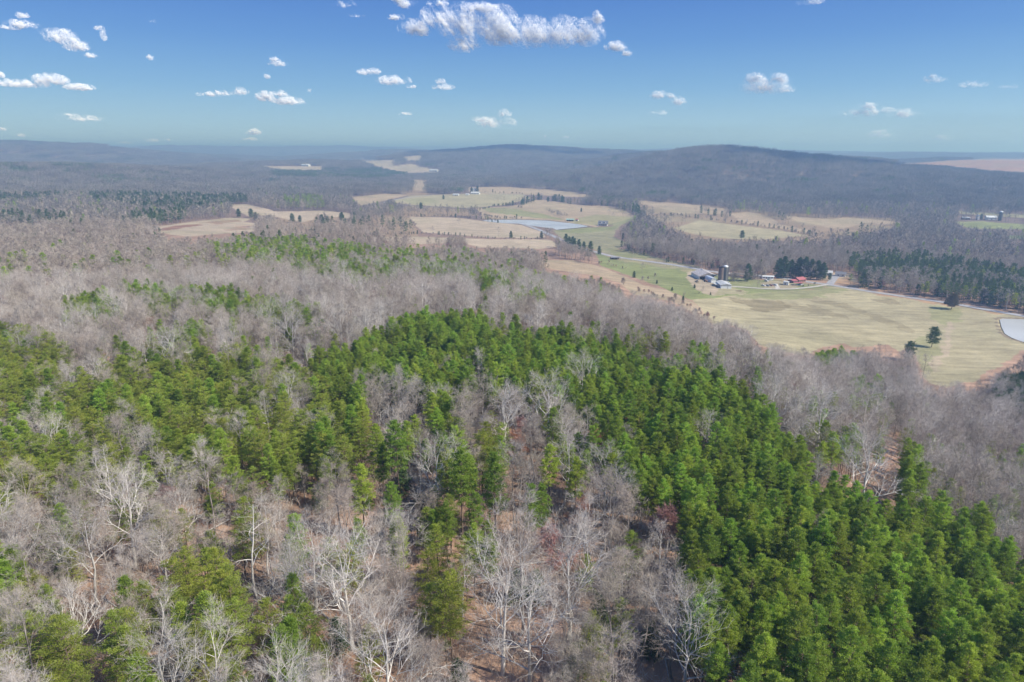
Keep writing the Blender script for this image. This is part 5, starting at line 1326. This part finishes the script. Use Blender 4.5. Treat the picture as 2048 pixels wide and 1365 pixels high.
CL = [
 ([(835,62,42,18),(880,45,45,26),(925,55,55,40),(930,92,38,20),(1000,62,60,42),(1055,72,60,34),(1120,72,58,34),(1175,72,36,30),(1195,42,14,16),(1232,96,26,11),(1256,108,14,7),(960,25,34,12),(880,16,24,10),(795,42,18,7)], 'largest white cloud, long ragged mass at the top centre', 1.0),
 ([(812,6,24,13),(795,0,16,8)], 'small cloud touching the top edge left of the largest one', .8),
 ([(690,12,26,10),(712,32,16,4)], 'faint wispy cloud at the top edge left of centre', .35),
 ([(120,76,40,17),(148,90,28,15),(62,58,32,9),(66,42,13,7),(38,66,22,5),(172,107,16,6)], 'ragged cloud at the upper left slanting down to the right', .8),
 ([(206,72,7,18),(200,58,9,5)], 'thin upright wisp right of the upper left cloud', .35),
 ([(303,43,9,6)], 'tiny puff of cloud near the top left', .5),
 ([(301,116,8,6)], 'tiny puff in open blue on the left, under the upper one', .5),
 ([(45,170,55,9),(95,160,38,13),(148,172,32,8),(12,156,14,9)], 'long flat cloud touching the left edge', .9),
 ([(425,192,24,6),(455,190,28,8),(482,186,20,9),(530,194,22,11),(575,201,42,10),(555,188,20,7)], 'long flat double cloud left of centre above the horizon', .85),
 ([(556,127,22,7),(548,120,10,5)], 'small cloud in the blue above the flat double one', .6),
 ([(740,147,25,9),(788,163,38,11),(822,174,12,5)], 'slanting oblong cloud below the largest one on its left', .85),
 ([(887,175,26,7),(880,165,12,7)], 'small cloud right of the slanting oblong one', .6),
 ([(160,238,46,8),(140,231,22,5)], 'thin oval cloud low on the left', .8),
 ([(990,246,46,13),(1004,230,20,10),(958,241,20,7)], 'round-topped cloud low above the central hill', .9),
 ([(1318,192,22,9),(1356,204,22,10),(1340,195,14,6)], 'curved broken cloud right of centre', .8),
 ([(1310,226,27,6)], 'low flat scrap just beneath the curved broken cloud', .7),
 ([(1530,174,56,19),(1512,158,26,12),(1550,160,28,12),(1572,182,22,10)], 'compact bright oval cloud on the right half', 1.0),
 ([(1720,225,42,11),(1738,213,24,8),(1762,222,26,8)], 'left half of the paired low clouds on the right', .9),
 ([(1808,228,34,10)], 'right half of the paired low clouds on the right', .9),
 ([(1864,161,28,8),(1860,154,14,5)], 'leftmost of three small clouds high at the right', .8),
 ([(1948,170,30,8)], 'middle one of three small clouds high at the right', .8),
 ([(2016,174,18,6)], 'rightmost of three small clouds at the right edge', .7),
 ([(1764,270,36,7),(1760,264,18,4)], 'flat small cloud just above the horizon on the right', .9),
 ([(1886,277,19,7)], 'little puff above the orange hill on the right', .9),
 ([(510,266,17,7),(500,279,17,3)], 'two-layered puff low above the left horizon', .8),
 ([(305,282,15,5),(335,280,8,4)], 'pair of tiny puffs on the left horizon', .8),
 ([(250,287,14,3)], 'flat tiny cloud resting on the left horizon', .8),
 ([(1625,2,30,8),(1690,0,12,4)], 'cloud fragment cut by the top edge on the right', .6),
 ([(12,259,9,4),(38,271,9,4)], 'two dots of cloud low at the left edge', .7),
 ([(539,157,8,5),(617,181,6,5)], 'two little puffs above the flat double cloud', .5),
 ([(812,228,16,3)], 'faint flat streak low left of the central cloud', .5),
 ([(1130,275,8,3),(1090,274,5,3)], 'two faint dots just above the central horizon', .5),
]
def overhead(cx_, cy_, rx, ry, label, seed):
    r = np.random.default_rng(seed); n = int(rx * ry / 90); v = rvec(r, n) * (r.random(n) ** .35)[:, None]
    P = v * [rx, ry, 90]; f_ = fbm(P[:, 0] / 260, P[:, 1] / 260, seed, 3); P = P[f_ > -0.28]; n = len(P)
    s = 26 * (.5 + r.random(n)); u = rvec(r, n); w_ = np.cross(u, rvec(r, n)); w_ /= np.linalg.norm(w_, axis=1, keepdims=True); u[:, 2] *= .5
    V = np.stack([P + u * s[:, None], P - u * s[:, None] * .5 + w_ * s[:, None] * .87, P - u * s[:, None] * .5 - w_ * s[:, None] * .87], 1).reshape(-1, 3)
    o = link('cloud', mk_mesh('cloud', V, np.arange(3 * n).reshape(-1, 3)), mat=cm); o.location = (cx_, cy_, 1200); tag(o, label, 'cloud', 'white fair-weather clouds')
S_H = 1200 / math.tan(RD(SUN_EL)); SX = S_H * sin(RD(SUN_AZ)); SY = S_H * cos(RD(SUN_AZ))
overhead(1320 + SX, 2420 + SY, 780, 330, 'cloud overhead, out of view, shading the ridges at the right', 901)
overhead(1800 + SX, 1950 + SY, 420, 230, 'cloud overhead, out of view, shading the hill foot at the far right', 902)
overhead(600 + SX, 3500 + SY, 460, 330, 'cloud overhead, out of view, shading the saddle behind the round hill', 903)
overhead(-150 + SX, 4350 + SY, 620, 300, 'cloud overhead, out of view, shading the face of the long central hill', 904)
print('cloud flakes', sum(cloud(e, l, d, i) for i, (e, l, d) in enumerate(CL)))
# ------------------------------------------------------------------ air
hz = bpy.data.materials.new('haze_air'); hz.use_nodes = True; hn = hz.node_tree; hn.nodes.clear()
ho = hn.nodes.new('ShaderNodeOutputMaterial'); pv = hn.nodes.new('ShaderNodeVolumePrincipled')
pv.inputs['Color'].default_value = (0.40, 0.63, 1.0, 1); pv.inputs['Absorption Color'].default_value = (0.45, 0.85, 1, 1); pv.inputs['Density'].default_value = 0.00028; pv.inputs['Anisotropy'].default_value = 0.2
hn.links.new(pv.outputs[0], ho.inputs['Volume'])
hx = 47000.0; zb = float(gz.min()) - 1; zt = 240.0
V = np.array([(-hx,-200,zb),(hx,-200,zb),(hx,hx,zb),(-hx,hx,zb),(-hx,-200,zt),(hx,-200,zt),(hx,hx,zt),(-hx,hx,zt)])
Fh = np.array([(0,3,2,1),(4,5,6,7),(0,1,5,4),(1,2,6,5),(2,3,7,6),(3,0,4,7)])
haze = link('haze', mk_mesh('haze', V, Fh), mat=hz); tag(haze, kind='stuff')
